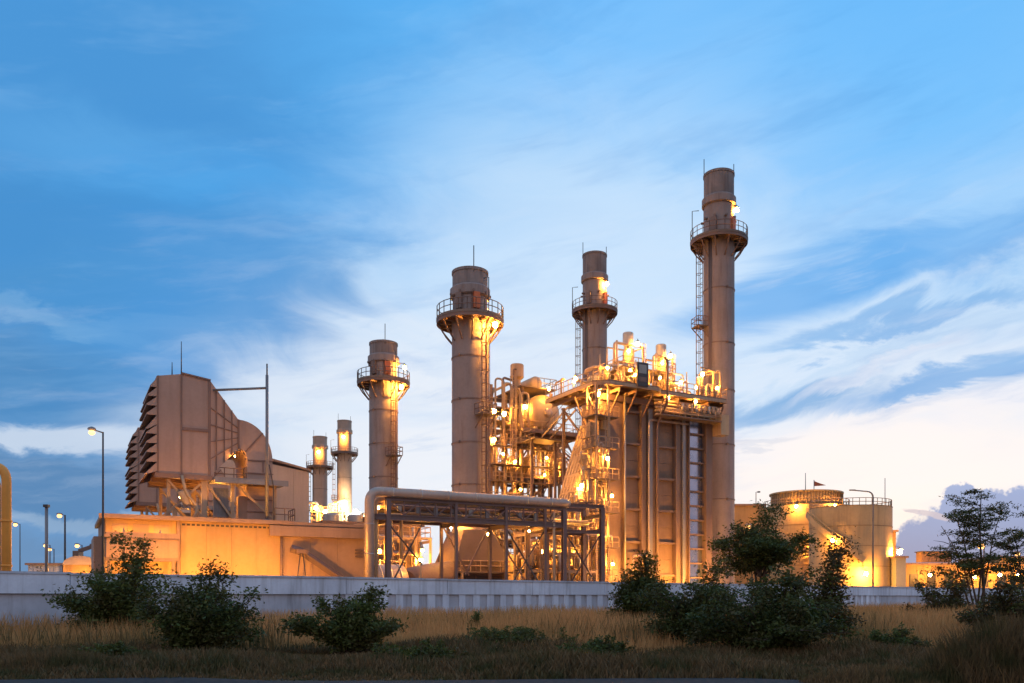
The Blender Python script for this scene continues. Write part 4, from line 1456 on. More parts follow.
    # signboard cabinet on the front rail
    us = u_at(642, -7.7)
    zb = zp + 0.1
    T.part('panel_board', MB().box(us - 0.75, us + 0.75, -7.85, -7.7, zb - 0.4, zb + 2.2), 'steel_dark')
    T.part('panel_face', MB().box(us - 0.5, us + 0.5, -7.88, -7.853, zb + 1.0, zb + 1.95), 'screen_pale')
    T.part('panel_face', MB().box(us - 0.5, us + 0.5, -7.88, -7.853, zb + 0.1, zb + 0.6), 'steel_brown')
    # wide cabinet by the tall chimney
    for du in (0.0, 1.0):
        T.part('pipe_frame', MB().path(rounded([(28.9 + du, -6.0, zp), (28.9 + du, -6.0, zp + 3.4), (28.9 + du, -3.5, zp + 3.4)], 0.4), 0.16, 8), 'pipe_tan')
    T.part('lamp_arm', MB().beam((26.6, -6.4, zp + 3.3), (29.0, -6.0, zp + 3.3), 0.16, 0.12), 'steel_tan')
    T.part('stub_platform', MB().box(29.4, 30.6, -6.7, -5.2, 20.6, 23.0), 'duct_tan')
    # lamps
    lamp(T, (12.8, -5.9, 23.6), 'lamp_strong', 0.20)
    lamp(T, (12.3, -7.35, 8.6), 'lamp_mid', 0.18, arm=(12.3, -6.9, 9.5))
    lamp(T, (12.9, -7.35, 16.4), 'lamp_mid', 0.18, arm=(12.9, -6.9, 17.3))
    lamp(T, (10.2, -6.4, 13.4), 'lamp_strong', 0.18, arm=(11.6, -6.6, 14.2))
    lamp(T, (8.6, -6.0, 6.2), 'lamp_mid', 0.2, arm=(8.6, -3.2, 7.2))
    lamp(T, (u_at(702, -6.2), -6.3, z_at(374, 28, -6.2) - 0.2), 'lamp_mid', 0.18)
    lamp(T, (18.2, -5.2, 26.6), 'lamp_mid', 0.17)
    lamp(T, (24.5, -5.4, 26.4), 'lamp_mid', 0.17, arm=(24.5, -5.4, 24.95))
    lamp(T, (27.2, -5.0, 26.2), 'lamp_mid', 0.17, arm=(27.2, -5.0, 24.95))
    lamp(T, (14.2, 1.5, 26.8), 'lamp_mid', 0.17, arm=(14.2, 1.5, 24.95))
    # lamps added for a wider glow, more levels and pipework round the crown and the inlet corner
    for (a, b, z) in ((13.0, -7.2, 26.2), (16.0, -7.2, 26.3), (20.8, -6.2, 26.3), (29.4, -6.0, 26.2), (12.2, -2.0, 26.2), (22.0, -6.2, 24.2), (26.0, -6.2, 24.2)):
        lamp(T, (a, b, z), 'lamp_soft', 0.15)
    for (a, b, z) in ((14.3, -6.3, 5.1), (13.9, -6.7, 12.5), (11.5, -5.2, 9.6), (11.9, -5.3, 20.2)):
        lamp(T, (a, b, z), 'lamp_mid', 0.15)
    # inlet side platforms hugging the slope
    for z, a0 in ((8.0, 8.2), (11.6, 9.6), (15.2, 10.9), (18.8, 11.3)):
        T.part('inlet_walkway', MB().box(a0, 11.68, -6.6, -4.6, z, z + 0.12), 'deck')
        T.part('railing', railing([(a0, -4.7, z + .12), (a0, -6.55, z + .12), (11.6, -6.55, z + .12)], 1.1, 0.7, 0.045), 'steel_tan')
        T.part('walkway_post', MB().beam((a0 + 0.1, -6.5, 0), (a0 + 0.1, -6.5, z), 0.18), 'steel_tan')
        T.part('walkway_brace', MB().beam((a0 + 0.1, -6.5, z - 2.6), (11.6, -6.5, z - 0.1), 0.12), 'steel_tan')
        T.part('cabinet', MB().box(a0 + 0.3, a0 + 1.2, -5.9, -5.2, z + .13, z + 1.7), 'duct_tan')
    for k in range(26):
        uu = rnd.uniform(8.6, 14.2)
        vv = rnd.uniform(-6.9, -5.2)
        z0 = rnd.uniform(0.3, 16)
        z1 = z0 + rnd.uniform(2.5, 8)
        z1 = min(z1, 23.0)
        if uu < 11:
            z1 = min(z1, 8 + (uu - 8.6) * 4)
            z0 = min(z0, z1 - 2)
        u2 = min(14.4, max(8.4, uu + rnd.uniform(-1.6, 1.6)))
        T.part('pipe', MB().path(rounded([(uu, vv, z0), (uu, vv, z1), (u2, vv, z1), (u2, vv, z1 - rnd.uniform(0.5, 1.5))], 0.25, 3), rnd.choice((0.08, 0.11, 0.15)), 7), rnd.choice(('pipe_tan', 'galv', 'steel_tan')))
    # service galleries along the top of the face and cable tray
    T.part('service_gallery', MB().box(20.4, 29.4, -6.9, vf - 0.46, 22.0, 22.1), 'deck')
    T.part('railing', railing([(20.4, -6.85, 22.1), (29.4, -6.85, 22.1)], 1.1, 0.9, 0.045), 'steel_tan')
    T.part('cable_tray', MB().box(19.7, 20.25, vf - 0.6, vf - 0.45, 0.4, 22.8), 'steel_grey')
    T.part('cable_tray', MB().box(24.7, 25.1, vf - 0.5, vf - 0.35, 0.4, 22.8), 'steel_grey')
    for k in range(22):
        uu = rnd.uniform(12.4, 29.6)
        vv = rnd.uniform(-6.0, -1.0)
        h1 = rnd.uniform(1.4, 3.6) if 15 < uu < 27 else rnd.uniform(0.8, 2.0)
        u2 = min(29.8, max(12.2, uu + rnd.uniform(-2, 2)))
        T.part('pipe', MB().path(rounded([(uu, vv, zp), (uu, vv, zp + h1), (u2, vv, zp + h1), (u2, vv, zp + 0.1)], 0.3, 3), rnd.choice((0.08, 0.12, 0.16)), 8), rnd.choice(('pipe_tan', 'galv', 'steel_tan')))
    for k in range(7):
        uu = 12.6 + k * 2.4
        T.part('light_mast', MB().tube((uu, -6.3, zp), (uu, -6.3, zp + rnd.uniform(2.0, 3.2)), 0.06, 6), 'steel_tan')
    # mostly hidden floodlights on low stands, added to wash the casing front
    for uu in (18.0, 22.4, 27.0):
        lamp(T, (uu, -11.6, 2.2), 'lamp_strong', 0.28)
        T.part('lamp_stand', MB().tube((uu, -11.6, 0), (uu, -11.6, 1.9), 0.08, 6), 'steel_grey')
    return T


def silencer(label, px, ptop, v, frame_w, seed, z0=27.32):
    rnd = random.Random(seed)
    u = u_at(px, v)
    zt = z_at(ptop, u, v)
    T = Thing('vent_silencer', label, 'silencer', (u, v, z0), 'steam vent silencers on the boiler crown')
    zc = zt - 1.35
    T.part('silencer_cap', MB().lathe([(0.42, zc - 0.25), (0.62, zc), (0.62, zt - 0.08), (0.56, zt), (0.40, zt), (0.40, zt - 0.5)], (u, v), 20), 'galv')
    T.part('silencer_body', MB().lathe([(0.40, z0 + 0.6), (0.62, z0 + 0.9), (0.62, zc - 1.0), (0.42, zc - 0.26)], (u, v), 20), 'pipe_tan')
    w = frame_w
    for k, (du, dv_) in enumerate(((-w, -1.0), (w * 0.65, -1.0), (w * 0.65, 1.0), (-w, 1.0))):
        T.part('frame_post', MB().tube((u + du, v + dv_, z0), (u + du, v + dv_, zc - 0.1 - 0.3 * (k % 2)), 0.11, 8), 'pipe_tan')
    for z in (zc - 0.4, z0 + 1.4):
        T.part('frame_rail', MB().path([(u - w, v - 1.0, z), (u + w * .65, v - 1.0, z), (u + w * .65, v + 1.0, z), (u - w, v + 1.0, z)], 0.09, 6), 'pipe_tan')
    T.part('riser_pipe', MB().path(rounded([(u - w, v - 0.5, z0), (u - w, v - 0.5, zc - 0.2), (u - 0.2, v - 0.5, zc - 0.2), (u - 0.2, v - 0.2, zc - 1.2)], 0.4), 0.16, 10), 'pipe_alu')
    for k in range(5):
        a = (u + rnd.uniform(-w, w * .6), v + rnd.uniform(-0.9, 0.9), z0)
        h = rnd.uniform(1.0, 2.8)
        T.part('riser_pipe', MB().path(rounded([a, (a[0], a[1], z0 + h), (u, a[1], z0 + h), (u, v, z0 + h)], 0.3, 3), 0.11, 8), 'pipe_tan')
    T.part('valve', MB().drum((u - 0.9, v - 0.7, z0 + 0.5), (u - 0.9, v - 0.7, z0 + 1.3), 0.32, 12), 'galv')
    T.part('ladder', ladder((u + w * .65, v - 1.1, z0), (u + w * .65, v - 1.1, zc), (0, -1, 0), False), 'steel_tan')
    lamp(T, (u + 0.55, v - 1.15, zc - 0.2), 'lamp_mid', 0.18)
    lamp(T, (u - 0.75, v - 1.2, zc - 1.2), 'lamp_mid', 0.16)
    return T


# ------------------------------------------------------------------ drum tower of the second unit
def drum_tower():
    v0, v1 = 18.4, 28.0
    T = Thing('steam_drum_tower', 'open steel tower with a banded steam drum between the two nearest chimneys', 'tower', (19.5, 23, 0))
    us = [u_at(491, v0), u_at(503, v0), u_at(522, v0), u_at(551, v0), u_at(577, v0)]
    zd = z_at(431, us[2], v0)
    ztop = z_at(390, us[2], v0)
    for i, uu in enumerate(us):
        for vv in (v0, v0 + 4.8, v1):
            top = {0: ztop + 0.2, 1: ztop + 0.8, 2: ztop + 0.6, 3: ztop, 4: zd}[i]
            T.part('column', MB().ibeam((uu, vv, 0), (uu, vv, top), 0.34, 0.34, 0.08), 'steel_brown')
    for z in (4.5, 9.0, 13.5, 18.0, zd - 0.35):
        for vv in (v0, v1):
            T.part('floor_beam', MB().ibeam((us[0] - .2, vv, z), (us[4] + .2, vv, z), 0.28, 0.42, 0.08), 'steel_brown')
        for uu in us:
            T.part('cross_beam', MB().ibeam((uu, v0 + .2, z), (uu, v1 - .2, z), 0.24, 0.36, 0.07), 'steel_brown')
        if z < zd - 1:
            T.part('floor_grating', MB().box(us[0], us[4], v0 + 0.3, v1 - 0.3, z + 0.22, z + 0.3), 'deck')
            T.part('railing', railing([(us[0], v0 - 0.1, z + 0.3), (us[4], v0 - 0.1, z + 0.3)], 1.1, 1.3, 0.05), 'steel_tan')
    rnd = random.Random(21)
    zl = [0, 4.5, 9.0, 13.5, 18.0, zd - 0.35]
    for k in range(5):
        for i in range(4):
            if rnd.random() < 0.55:
                a, b = (us[i], us[i + 1]) if rnd.random() < 0.5 else (us[i + 1], us[i])
                T.part('brace', MB().beam((a, v0, zl[k] + 0.2), (b, v0, zl[k + 1] - 0.2), 0.16), 'steel_brown')
    # drum deck
    T.part('drum_deck', MB().box(us[2] - 0.6, us[4] + 0.4, v0 - 1.4, v1, zd - 0.02, zd + 0.14), 'deck')
    T.part('deck_edge', MB().box(us[2] - 0.7, us[4] + 0.5, v0 - 1.55, v0 - 1.41, zd - 0.35, zd + 0.2), 'steel_brown')
    for uu in (us[2], us[3], us[4]):
        T.part('knee_brace', MB().beam((uu, v0 - 1.3, zd - 0.2), (uu, v0 - 0.1, zd - 2.2), 0.16), 'steel_brown')
    for i in (2, 3):
        T.part('knee_brace', MB().beam((us[i] + 0.2, v0, zd - 3.4), (us[i] + 2.0, v0, zd - 0.5), 0.18), 'steel_brown')
        T.part('knee_brace', MB().beam((us[i + 1] - 0.2, v0, zd - 3.4), (us[i + 1] - 2.0, v0, zd - 0.5), 0.18), 'steel_brown')
    # steam drum along v
    uc, zc, r = u_at(540, v0 + 1.5), zd + 2.95, 2.5
    T.part('steam_drum', MB().drum((uc, v0 + 0.6, zc), (uc, v1 - 1.5, zc), r, 36, 0.5), 'pipe_tan')
    for k in range(5):
        vv = v0 + 1.0 + k * 1.3
        T.part('drum_band', MB().path([(uc, vv, zc), (uc, vv + 0.18, zc)], r + 0.05, 36), 'galv')
    T.part('manhole', MB().drum((uc, v0 - 0.9, zc - 0.2), (uc, v0 - 0.4, zc - 0.2), 0.6, 16), 'pipe_alu')
    for vv in (v0 + 2, v0 + 6):
        T.part('drum_saddle', MB().box(uc - 1.6, uc + 1.6, vv - .25, vv + .25, zd + 0.15, zd + 0.9), 'steel_brown')
    # upper platform with small vessel and silencer
    zu = z_at(391, us[3], v0)
    T.part('upper_deck', MB().box(us[2] - 0.5, us[3] + 0.6, v0 - 0.6, v1, zu, zu + 0.14), 'deck')
    T.part('railing', railing([(us[2] + 2.2, v0 - 0.55, zu + .14), (us[3] + 0.55, v0 - 0.55, zu + .14), (us[3] + 0.55, v1, zu + .14)], 1.3, 1.0, 0.055), 'steel_grey')
    u_a = u_at(533, v0 + 2)
    T.part('flash_vessel', MB().drum((u_a, v0 + 1.2, zu + 1.15), (u_a, v0 + 5.0, zu + 1.15), 0.95, 20, 0.4), 'pipe_tan')
    u_b = u_at(517, v0 + 1)
    zs0, zs1 = z_at(376, u_b, v0), z_at(363, u_b, v0)
    T.part('vent_head', MB().lathe([(0.55, zs0 - 0.35), (0.92, zs0), (0.92, zs1 - 0.1), (0.85, zs1), (0.6, zs1)], (u_b, v0 + 1), 22), 'steel_tan')
    T.part('vent_stem', MB().lathe([(0.5, zu - 1), (0.5, zs0 - 0.3)], (u_b, v0 + 1), 16), 'steel_tan')
    T.part('riser_pipe', MB().path(rounded([(us[1], v0, zd), (us[1], v0, zs0 - 0.5), (u_b - 0.6, v0 + 1, zs0 - 0.5)], 0.5), 0.16, 8), 'steel_brown')
    T.part('riser_pipe', MB().path(rounded([(u_b - 0.9, v0 + .3, zd), (u_b - 0.9, v0 + .3, zs0 + 0.9), (u_b - 0.5, v0 + .3, zs0 + 0.9)], 0.3), 0.12, 8), 'steel_brown')
    # sloping cover on the left
    a, b = us[0] - 1.2, us[1] + 0.9
    za, zb = z_at(396, a, v0), z_at(384, b, v0)
    T.part('sloping_cover', MB().beam((a, v0 + 1.2, za), (b, v0 + 1.2, zb), 2.6, 0.3), 'duct_tan')
    T.part('side_deck', MB().box(us[0] - 0.5, us[2], v0 - 0.3, v0 + 4, za - 1.35, za - 1.2), 'deck')
    T.part('side_deck', MB().box(us[0] - 0.3, us[2], v0 - 0.3, v0 + 4, zd + 1.0, zd + 1.12), 'deck')
    T.part('railing', railing([(us[0] - 0.4, v0 - 0.3, zd + 1.12), (us[2], v0 - 0.3, zd + 1.12)], 1.1, 1.0, 0.05), 'steel_tan')
    # pipework all through
    mats = ('pipe_tan', 'pipe_alu', 'galv', 'steel_tan')
    for k in range(64):
        aa = (rnd.uniform(us[0], us[4]), rnd.uniform(v0 - 0.4, v0 + 4), rnd.choice(zl[:5]) + 0.3)
        zz = aa[2] + rnd.uniform(1.2, 7.5)
        zz = min(zz, zd - 0.6)
        c = (min(us[4], max(us[0], aa[0] + rnd.uniform(-4, 4))), aa[1], zz)
        e = (c[0], c[1], max(0.2, zz + rnd.choice((-2.5, -4.0, 1.5)))) if rnd.random() < .8 else (c[0], c[1] + 2, zz)
        T.part('pipe', MB().path(rounded([aa, (aa[0], aa[1], zz), c, e], 0.4, 3), rnd.choice((0.10, 0.14, 0.2, 0.3)), 8), rnd.choice(mats))
    for k in range(20):
        uu, vv = rnd.uniform(us[0], us[2] - 0.5), rnd.uniform(v0 - 0.2, v0 + 3)
        z0 = rnd.choice((zd - 6, zd - 2, zd + 1.2))
        T.part('pipe', MB().path(rounded([(uu, vv, z0), (uu, vv, z0 + rnd.uniform(2, 5)), (uu + rnd.uniform(-1, 1), vv, z0 + rnd.uniform(2, 5))], 0.3, 3), rnd.choice((0.10, 0.16, 0.24)), 8), rnd.choice(mats))
    for k in range(16):
        uu, vv = rnd.uniform(us[0], us[4]), rnd.uniform(v0, v0 + 3)
        z0 = rnd.choice(zl[:5]) + 0.35
        w = rnd.uniform(0.3, 0.8)
        T.part('vessel', MB().drum((uu, vv, z0 + .2), (uu, vv, z0 + 0.8 + 2 * w), w, 14), rnd.choice(mats))
    for k, z in enumerate((zd - 2.6, zd - 5.0, zd - 7.2, 11.2, 6.8)):
        a0, a1 = (us[0] - .3, us[4] + .3) if k % 2 else (us[0] - .3, us[3])
        T.part('mid_gallery', MB().box(a0, a1, v0 - 1.3, v0 - 0.2, z, z + 0.1), 'deck')
        T.part('railing', railing([(a0, v0 - 1.28, z + .1), (a1, v0 - 1.28, z + .1)], 1.1, 0.9, 0.055), 'steel_tan')
        for j in range(4):
            uu = a0 + (a1 - a0) * (j + 0.5) / 4
            T.part('gallery_knee', MB().beam((uu, v0 - 1.2, z), (uu, v0 - 0.1, z - 1.2), 0.1), 'steel_brown')
            if (j + k) % 3 == 0:
                lamp(T, (uu + rnd.uniform(-0.8, 0.8), v0 - 0.7, z - 0.9), 'lamp_mid', 0.13)  # lamps added along the galleries to spread the glow
    for k in range(4):
        uu = us[0] + 0.4 + k * 1.3
        T.part('riser_pipe', MB().path(rounded([(uu, v0 - 0.5, 8), (uu, v0 - 0.5, zu + 0.6 - 0.5 * k), (uu + 1.1, v0 - 0.5, zu + 0.6 - 0.5 * k), (uu + 1.1, v0 - 0.5, zd)], 0.5), 0.14 + 0.04 * (k % 2), 8), 'pipe_tan')
    T.part('ladder', ladder((us[1] + 1.0, v0 - 0.9, zd - 7), (us[1] + 1.0, v0 - 0.9, zu + 1.0), (0, -1, 0), True, 0.7, 0.5, 0.055), 'steel_tan')
    T.part('zigzag_stair', stair((us[3] + 0.5, v0 - 1.6, zd - 7.1), (us[4] - 0.3, v0 - 1.6, zd - 4.9), 0.9, (0, 1, 0)), 'steel_brown')
    T.part('zigzag_stair', stair((us[4] - 0.3, v0 - 1.6, zd - 4.9), (us[3] + 0.5, v0 - 1.6, zd - 2.5), 0.9, (0, 1, 0)), 'steel_brown')
    T.part('railing', railing([(us[2] - 0.6, v0 - 1.4, zd + .14), (us[4] + 0.4, v0 - 1.4, zd + .14), (us[4] + 0.4, v1, zd + .14)], 1.1, 1.0, 0.05), 'steel_tan')
    T.part('railing', railing([(us[0] - 0.5, v0 - 0.3, za - 1.2), (us[2], v0 - 0.3, za - 1.2)], 1.1, 1.0, 0.05), 'steel_tan')
    # lamps
    for (px, py, dv_, m, r) in ((504, 414, -0.6, 'lamp_mid', 0.26), (525, 407, -0.5, 'lamp_mid', 0.22), (494, 440, -0.5, 'lamp_mid', 0.22), (512, 424, 0.4, 'lamp_mid', 0.18),
                                (540, 446, 1.6, 'lamp_mid', 0.2), (515, 462, -0.4, 'lamp_mid', 0.2), (562, 470, 0.6, 'lamp_mid', 0.2), (549, 389, -1.6, 'lamp_soft', 0.2), (560, 520, -0.4, 'lamp_mid', 0.2), (500, 500, -0.4, 'lamp_mid', 0.2)):
        vv = v0 + dv_
        uu = u_at(px, vv)
        lamp(T, (uu, vv, z_at(py, uu, vv)), m, r)
    return T


def bridge_stair():
    T = Thing('link_stair', 'steep open stair linking the boiler crown to the drum tower', 'stair', (16.5, 12, 22.5))
    a, b = (u_at(546, 13.5), 13.5, z_at(438, u_at(546, 13.5), 13.5)), (u_at(572, 6.2), 6.2, 24.9)
    side = (0.9, 0.4, 0)
    T.part('flight', stair(a, b, 1.8, side, 0.4), 'steel_brown')
    T.part('landing', MB().box(a[0] - 2.0, a[0] + 2.4, a[1] - 0.4, a[1] + 5.5, a[2] - 0.25, a[2] - 0.1), 'deck')
    T.part('landing_rail', railing([(a[0] - 2.0, a[1] + 5, a[2] - .1), (a[0] - 2.0, a[1] - 0.4, a[2] - .1)], 1.1, 1.2, 0.05), 'steel_brown')
    for du in (-1.6, 2.0):
        T.part('landing_post', MB().beam((a[0] + du, a[1] + 1, 0), (a[0] + du, a[1] + 1, a[2] - 0.26), 0.3), 'steel_brown')


# ------------------------------------------------------------------ tanks and buildings on the right
def tank(name, label, px, Y, rpx, ptop, lamps=(), stairs=None, top=None, seams=5):
    X = gx(px, Y)
    r = rpx / FPX * Y
    zt = gz(ptop, Y)
    T = Thing(name, label, 'tank', (X, Y, 0), 'round storage tanks right of the tall chimney', plant=False)
    c = (X, Y)
    for k in range(seams):
        z0, z1 = zt * k / seams, zt * (k + 1) / seams
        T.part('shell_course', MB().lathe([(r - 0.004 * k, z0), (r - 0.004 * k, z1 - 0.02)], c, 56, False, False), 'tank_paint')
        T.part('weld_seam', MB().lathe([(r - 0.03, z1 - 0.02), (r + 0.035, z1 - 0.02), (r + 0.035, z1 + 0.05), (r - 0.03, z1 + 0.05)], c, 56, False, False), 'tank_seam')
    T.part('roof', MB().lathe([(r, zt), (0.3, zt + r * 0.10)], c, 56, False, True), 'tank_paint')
    if top:
        r2, z2 = top[0] / FPX * Y, gz(top[1], Y)
        T.part('roof_drum', MB().lathe([(r2 * 0.97, zt - 0.2), (r2 * 0.97, z2 - 0.15)], c, 56), 'tank_paint')
        T.part('drum_rim', MB().lathe([(r2, z2 - 0.2), (r2 * 1.01, z2 - 0.2), (r2 * 1.01, z2 + .05), (r2 * 0.95, z2 + .05)], c, 56), 'tank_paint')
        for k in range(36):
            a = 180 + 180 * (k + .5) / 36
            T.part('drum_rib', MB().beam(pol(c, r2 * 0.985, a, zt), pol(c, r2 * 0.985, a, z2 - 0.2), 0.10, 0.16), 'tank_seam')
        T.part('railing', railing([pol(c, r * 0.99, 360 * k / 40, zt) for k in range(40)], 1.1, 2.0, 0.05, closed=True), 'steel_tan')
    else:
        ring = [pol(c, r * 0.98, 360 * k / 40, zt) for k in range(40)]
        T.part('railing', railing(ring, 1.1, 2.0, 0.05, closed=True), 'steel_tan')
    if stairs:
        a0, a1, z0, z1 = stairs
        mb = MB()
        n = 26
        for k in range(n):
            a, b = a0 + (a1 - a0) * k / n, a0 + (a1 - a0) * (k + 1) / n
            za, zb_ = z0 + (z1 - z0) * k / n, z0 + (z1 - z0) * (k + 1) / n
            p, q = pol(c, r + 0.95, a, za), pol(c, r + 0.95, b, zb_)
            mb.beam(p, q, 0.12, 0.9)
            mb.beam(pol(c, r + 0.02, a, zb_), pol(c, r + 0.95, a, zb_), 0.5, 0.08)
            mb.tube((p[0], p[1], p[2] + 1.1), (q[0], q[1], q[2] + 1.1), 0.05, 4)
            mb.tube(p, (p[0], p[1], p[2] + 1.1), 0.04, 4)
        T.part('spiral_stair', mb, 'tank_paint')
    T.part('nozzle', MB().drum(pol(c, r - 0.2, -110, 1.0), pol(c, r + 0.8, -110, 1.0), 0.4, 14), 'galv')
    for (a, rr, z, m, rad) in lamps:
        p = pol(c, r + rr, a, z)
        lamp(T, p, m, rad, arm=pol(c, r, a, z + 0.8))
    return T


def simple_building(name, label, px0, px1, ptop, Y, depth, wall='hall_wall', trim='hall_trim', npan=5, windows=0, lamp_at=(), roof_over=0.3, Y2=None):
    X0, X1 = gx(px0, Y), gx(px1, Y)
    zt = gz(ptop, Y)
    T = Thing(name, label, 'building', ((X0 + X1) / 2, Y, 0), plant=False)
    T.part('wall_core', MB().box(X0 + .05, X1 - .05, Y + 0.2, Y + depth, 0, zt - 0.3), wall)
    for k in range(npan):
        a, b = X0 + (X1 - X0) * k / npan, X0 + (X1 - X0) * (k + 1) / npan
        T.part('wall_panel', MB().box(a + 0.01, b - 0.01, Y, Y + 0.19, 0, zt - 0.3), wall)
    T.part('roof', MB().box(X0 - roof_over, X1 + roof_over, Y - roof_over, Y + depth + roof_over, zt - 0.298, zt), trim)
    for k in range(windows):
        a = X0 + (X1 - X0) * (k + 0.25) / windows
        b = X0 + (X1 - X0) * (k + 0.75) / windows
        f = T.part('window', MB().box(a, b, Y - 0.05, Y - 0.004, zt * 0.45, zt * 0.75), 'steel_dark')
        T.part('sill', MB().box(a - .1, b + .1, Y - 0.12, Y - 0.004, zt * 0.45 - 0.12, zt * 0.45 - 0.003), trim, f)
    for (px, py, dy, m, r) in lamp_at:
        lamp(T, (gx(px, Y - dy), Y - dy, gz(py, Y - dy)), m, r, arm=(gx(px, Y - dy), Y, gz(py, Y - dy) + r + 0.5))
    return T


def right_side():
    tank('storage_tank', 'orange lit tank with a ribbed crown ring and a small flag above', 806, 150, 41, 508, top=(35, 494), stairs=(-150, -60, 13.0, 5.0),
         lamps=((-92, 1.2, gz(551, 143), 'lamp_strong', 0.32), (-120, 0.9, gz(508, 143) + 0.3, 'lamp_mid', 0.2), (-75, 0.9, gz(508, 143) + 0.3, 'lamp_mid', 0.2)))  # mid lamps added to wash the crown ring with light
    tank('storage_tank', 'orange lit tank with a plain railed top nearest the right lamp glow', 850, 134, 39, 509, stairs=(-175, -95, 14.5, 7.0),
         lamps=((-25, 1.0, gz(551, 128), 'lamp_strong', 0.36), (-95, 1.6, gz(574, 127), 'lamp_strong', 0.26), (-130, 1.6, gz(540, 127), 'lamp_mid', 0.22)))
    simple_building('plant_annex', 'tan annex block between the tall chimney and the ribbed tank', 731, 764, 504, 150, 10, npan=4, windows=0)
    simple_building('valve_house', 'narrow tan box building against the right edge of the plain tank', 884, 896, 530, 140, 8, npan=1)
    simple_building('process_building', 'long low orange lit building behind the tall feathery tree at far right', 905, 1010, 563, 130, 14, npan=9, windows=6,
                    lamp_at=((930, 575, 2.5, 'lamp_soft', 0.24), (975, 577, 2.5, 'lamp_soft', 0.24), (1000, 575, 2.5, 'lamp_soft', 0.24)))
    simple_building('process_building', 'larger orange shed at the right picture edge', 1000, 1075, 556, 150, 14, npan=5, windows=4,
                    lamp_at=((1018, 575, 2.5, 'lamp_soft', 0.24),))
    simple_building('pump_house', 'small pale green box by the white wall right of the tanks', 896, 906, 556, 128, 4, wall='screen_pale', npan=1)
    # roof unit on the low building
    T = Thing('cooling_unit', 'brown louvred cooling unit on the roof of the low right building', 'cooling unit', (gx(936, 136), 136, gz(563, 136)), plant=False)
    zt = gz(552, 136)
    for k in range(4):
        a = gx(922 + 7.5 * k, 136)
        T.part('louvre_panel', MB().box(a, a + 1.1, 136, 138, gz(562, 136), zt - 0.1 * (k % 2)), 'steel_brown')
    T.part('lid', MB().box(gx(921, 136), gx(952, 136), 135.8, 138.2, zt + 0.002, zt + 0.15), 'steel_dark')
    # street lights and masts
    lamp_post('curved grey lamp pole in front of the plain tank', 873, 118, 492, arm_px=-20, lit=False)
    lamp_post('lit lamp post behind the tall feathery tree at far right', 984, 118, 545, arm_px=0, mat='lamp_far', r=0.45)
    lamp_post('lit lamp post at the right picture edge', 1020, 118, 553, arm_px=0, mat='lamp_far', r=0.32)
    lamp_post('lit lamp post behind the dense round tree', 752, 112, 526, arm_px=0, mat='lamp_far', r=0.36)
    for label, px, Y, z0p, z1p in (('thin mast on the ribbed tank roof', 805.5, 150, 500, 473), ('thin mast rising from the plain tank roof', 885, 136, 560, 478)):
        T = Thing('thin_mast', label, 'mast', (gx(px, Y), Y, gz(z0p, Y)), plant=False)
        T.part('pole', MB().tube((gx(px, Y), Y, gz(z0p, Y)), (gx(px, Y), Y, gz(z1p, Y)), 0.09, 6, 0.05), 'steel_grey')
        T.part('base_plate', MB().box(gx(px, Y) - .3, gx(px, Y) + .3, Y - .3, Y + .3, gz(z0p, Y) - .1, gz(z0p, Y)), 'steel_grey')
    T = Thing('wind_flag', 'small red pennant flag on the ribbed tank crown', 'flag', (gx(814, 149), 149, gz(494, 149)), plant=False)
    x0, z0 = gx(814, 149), gz(481, 149)
    T.part('pole', MB().tube((x0, 149, gz(496, 149)), (x0, 149, z0 + 0.2), 0.07, 6), 'steel_grey')
    T.part('cloth', MB().prism([(x0, z0), (x0 + 1.0, z0 - 0.4), (x0 + 2.1, z0 - 0.75), (x0 + 1.0, z0 - 0.85), (x0, z0 - 0.9)], 148.96, 149.04), 'flag_cloth')
    T = Thing('small_mast', 'short lamp mast on the annex roof', 'mast', (gx(756, 150), 150, gz(504, 150)), plant=False)
    T.part('pole', MB().path([(gx(756, 150), 150, gz(506, 150)), (gx(756, 150), 150, gz(492, 150)), (gx(759, 150), 150, gz(492, 150))], 0.07, 6), 'steel_grey')
    T.part('lamp_head', MB().box(gx(757.5, 150), gx(760, 150), 149.8, 150.2, gz(492, 150) - 0.1, gz(492, 150) + 0.12), 'steel_dark')
    T.part('base_plate', MB().box(gx(756, 150) - .3, gx(756, 150) + .3, 149.7, 150.3, gz(504, 150), gz(504, 150) + .1), 'steel_grey')


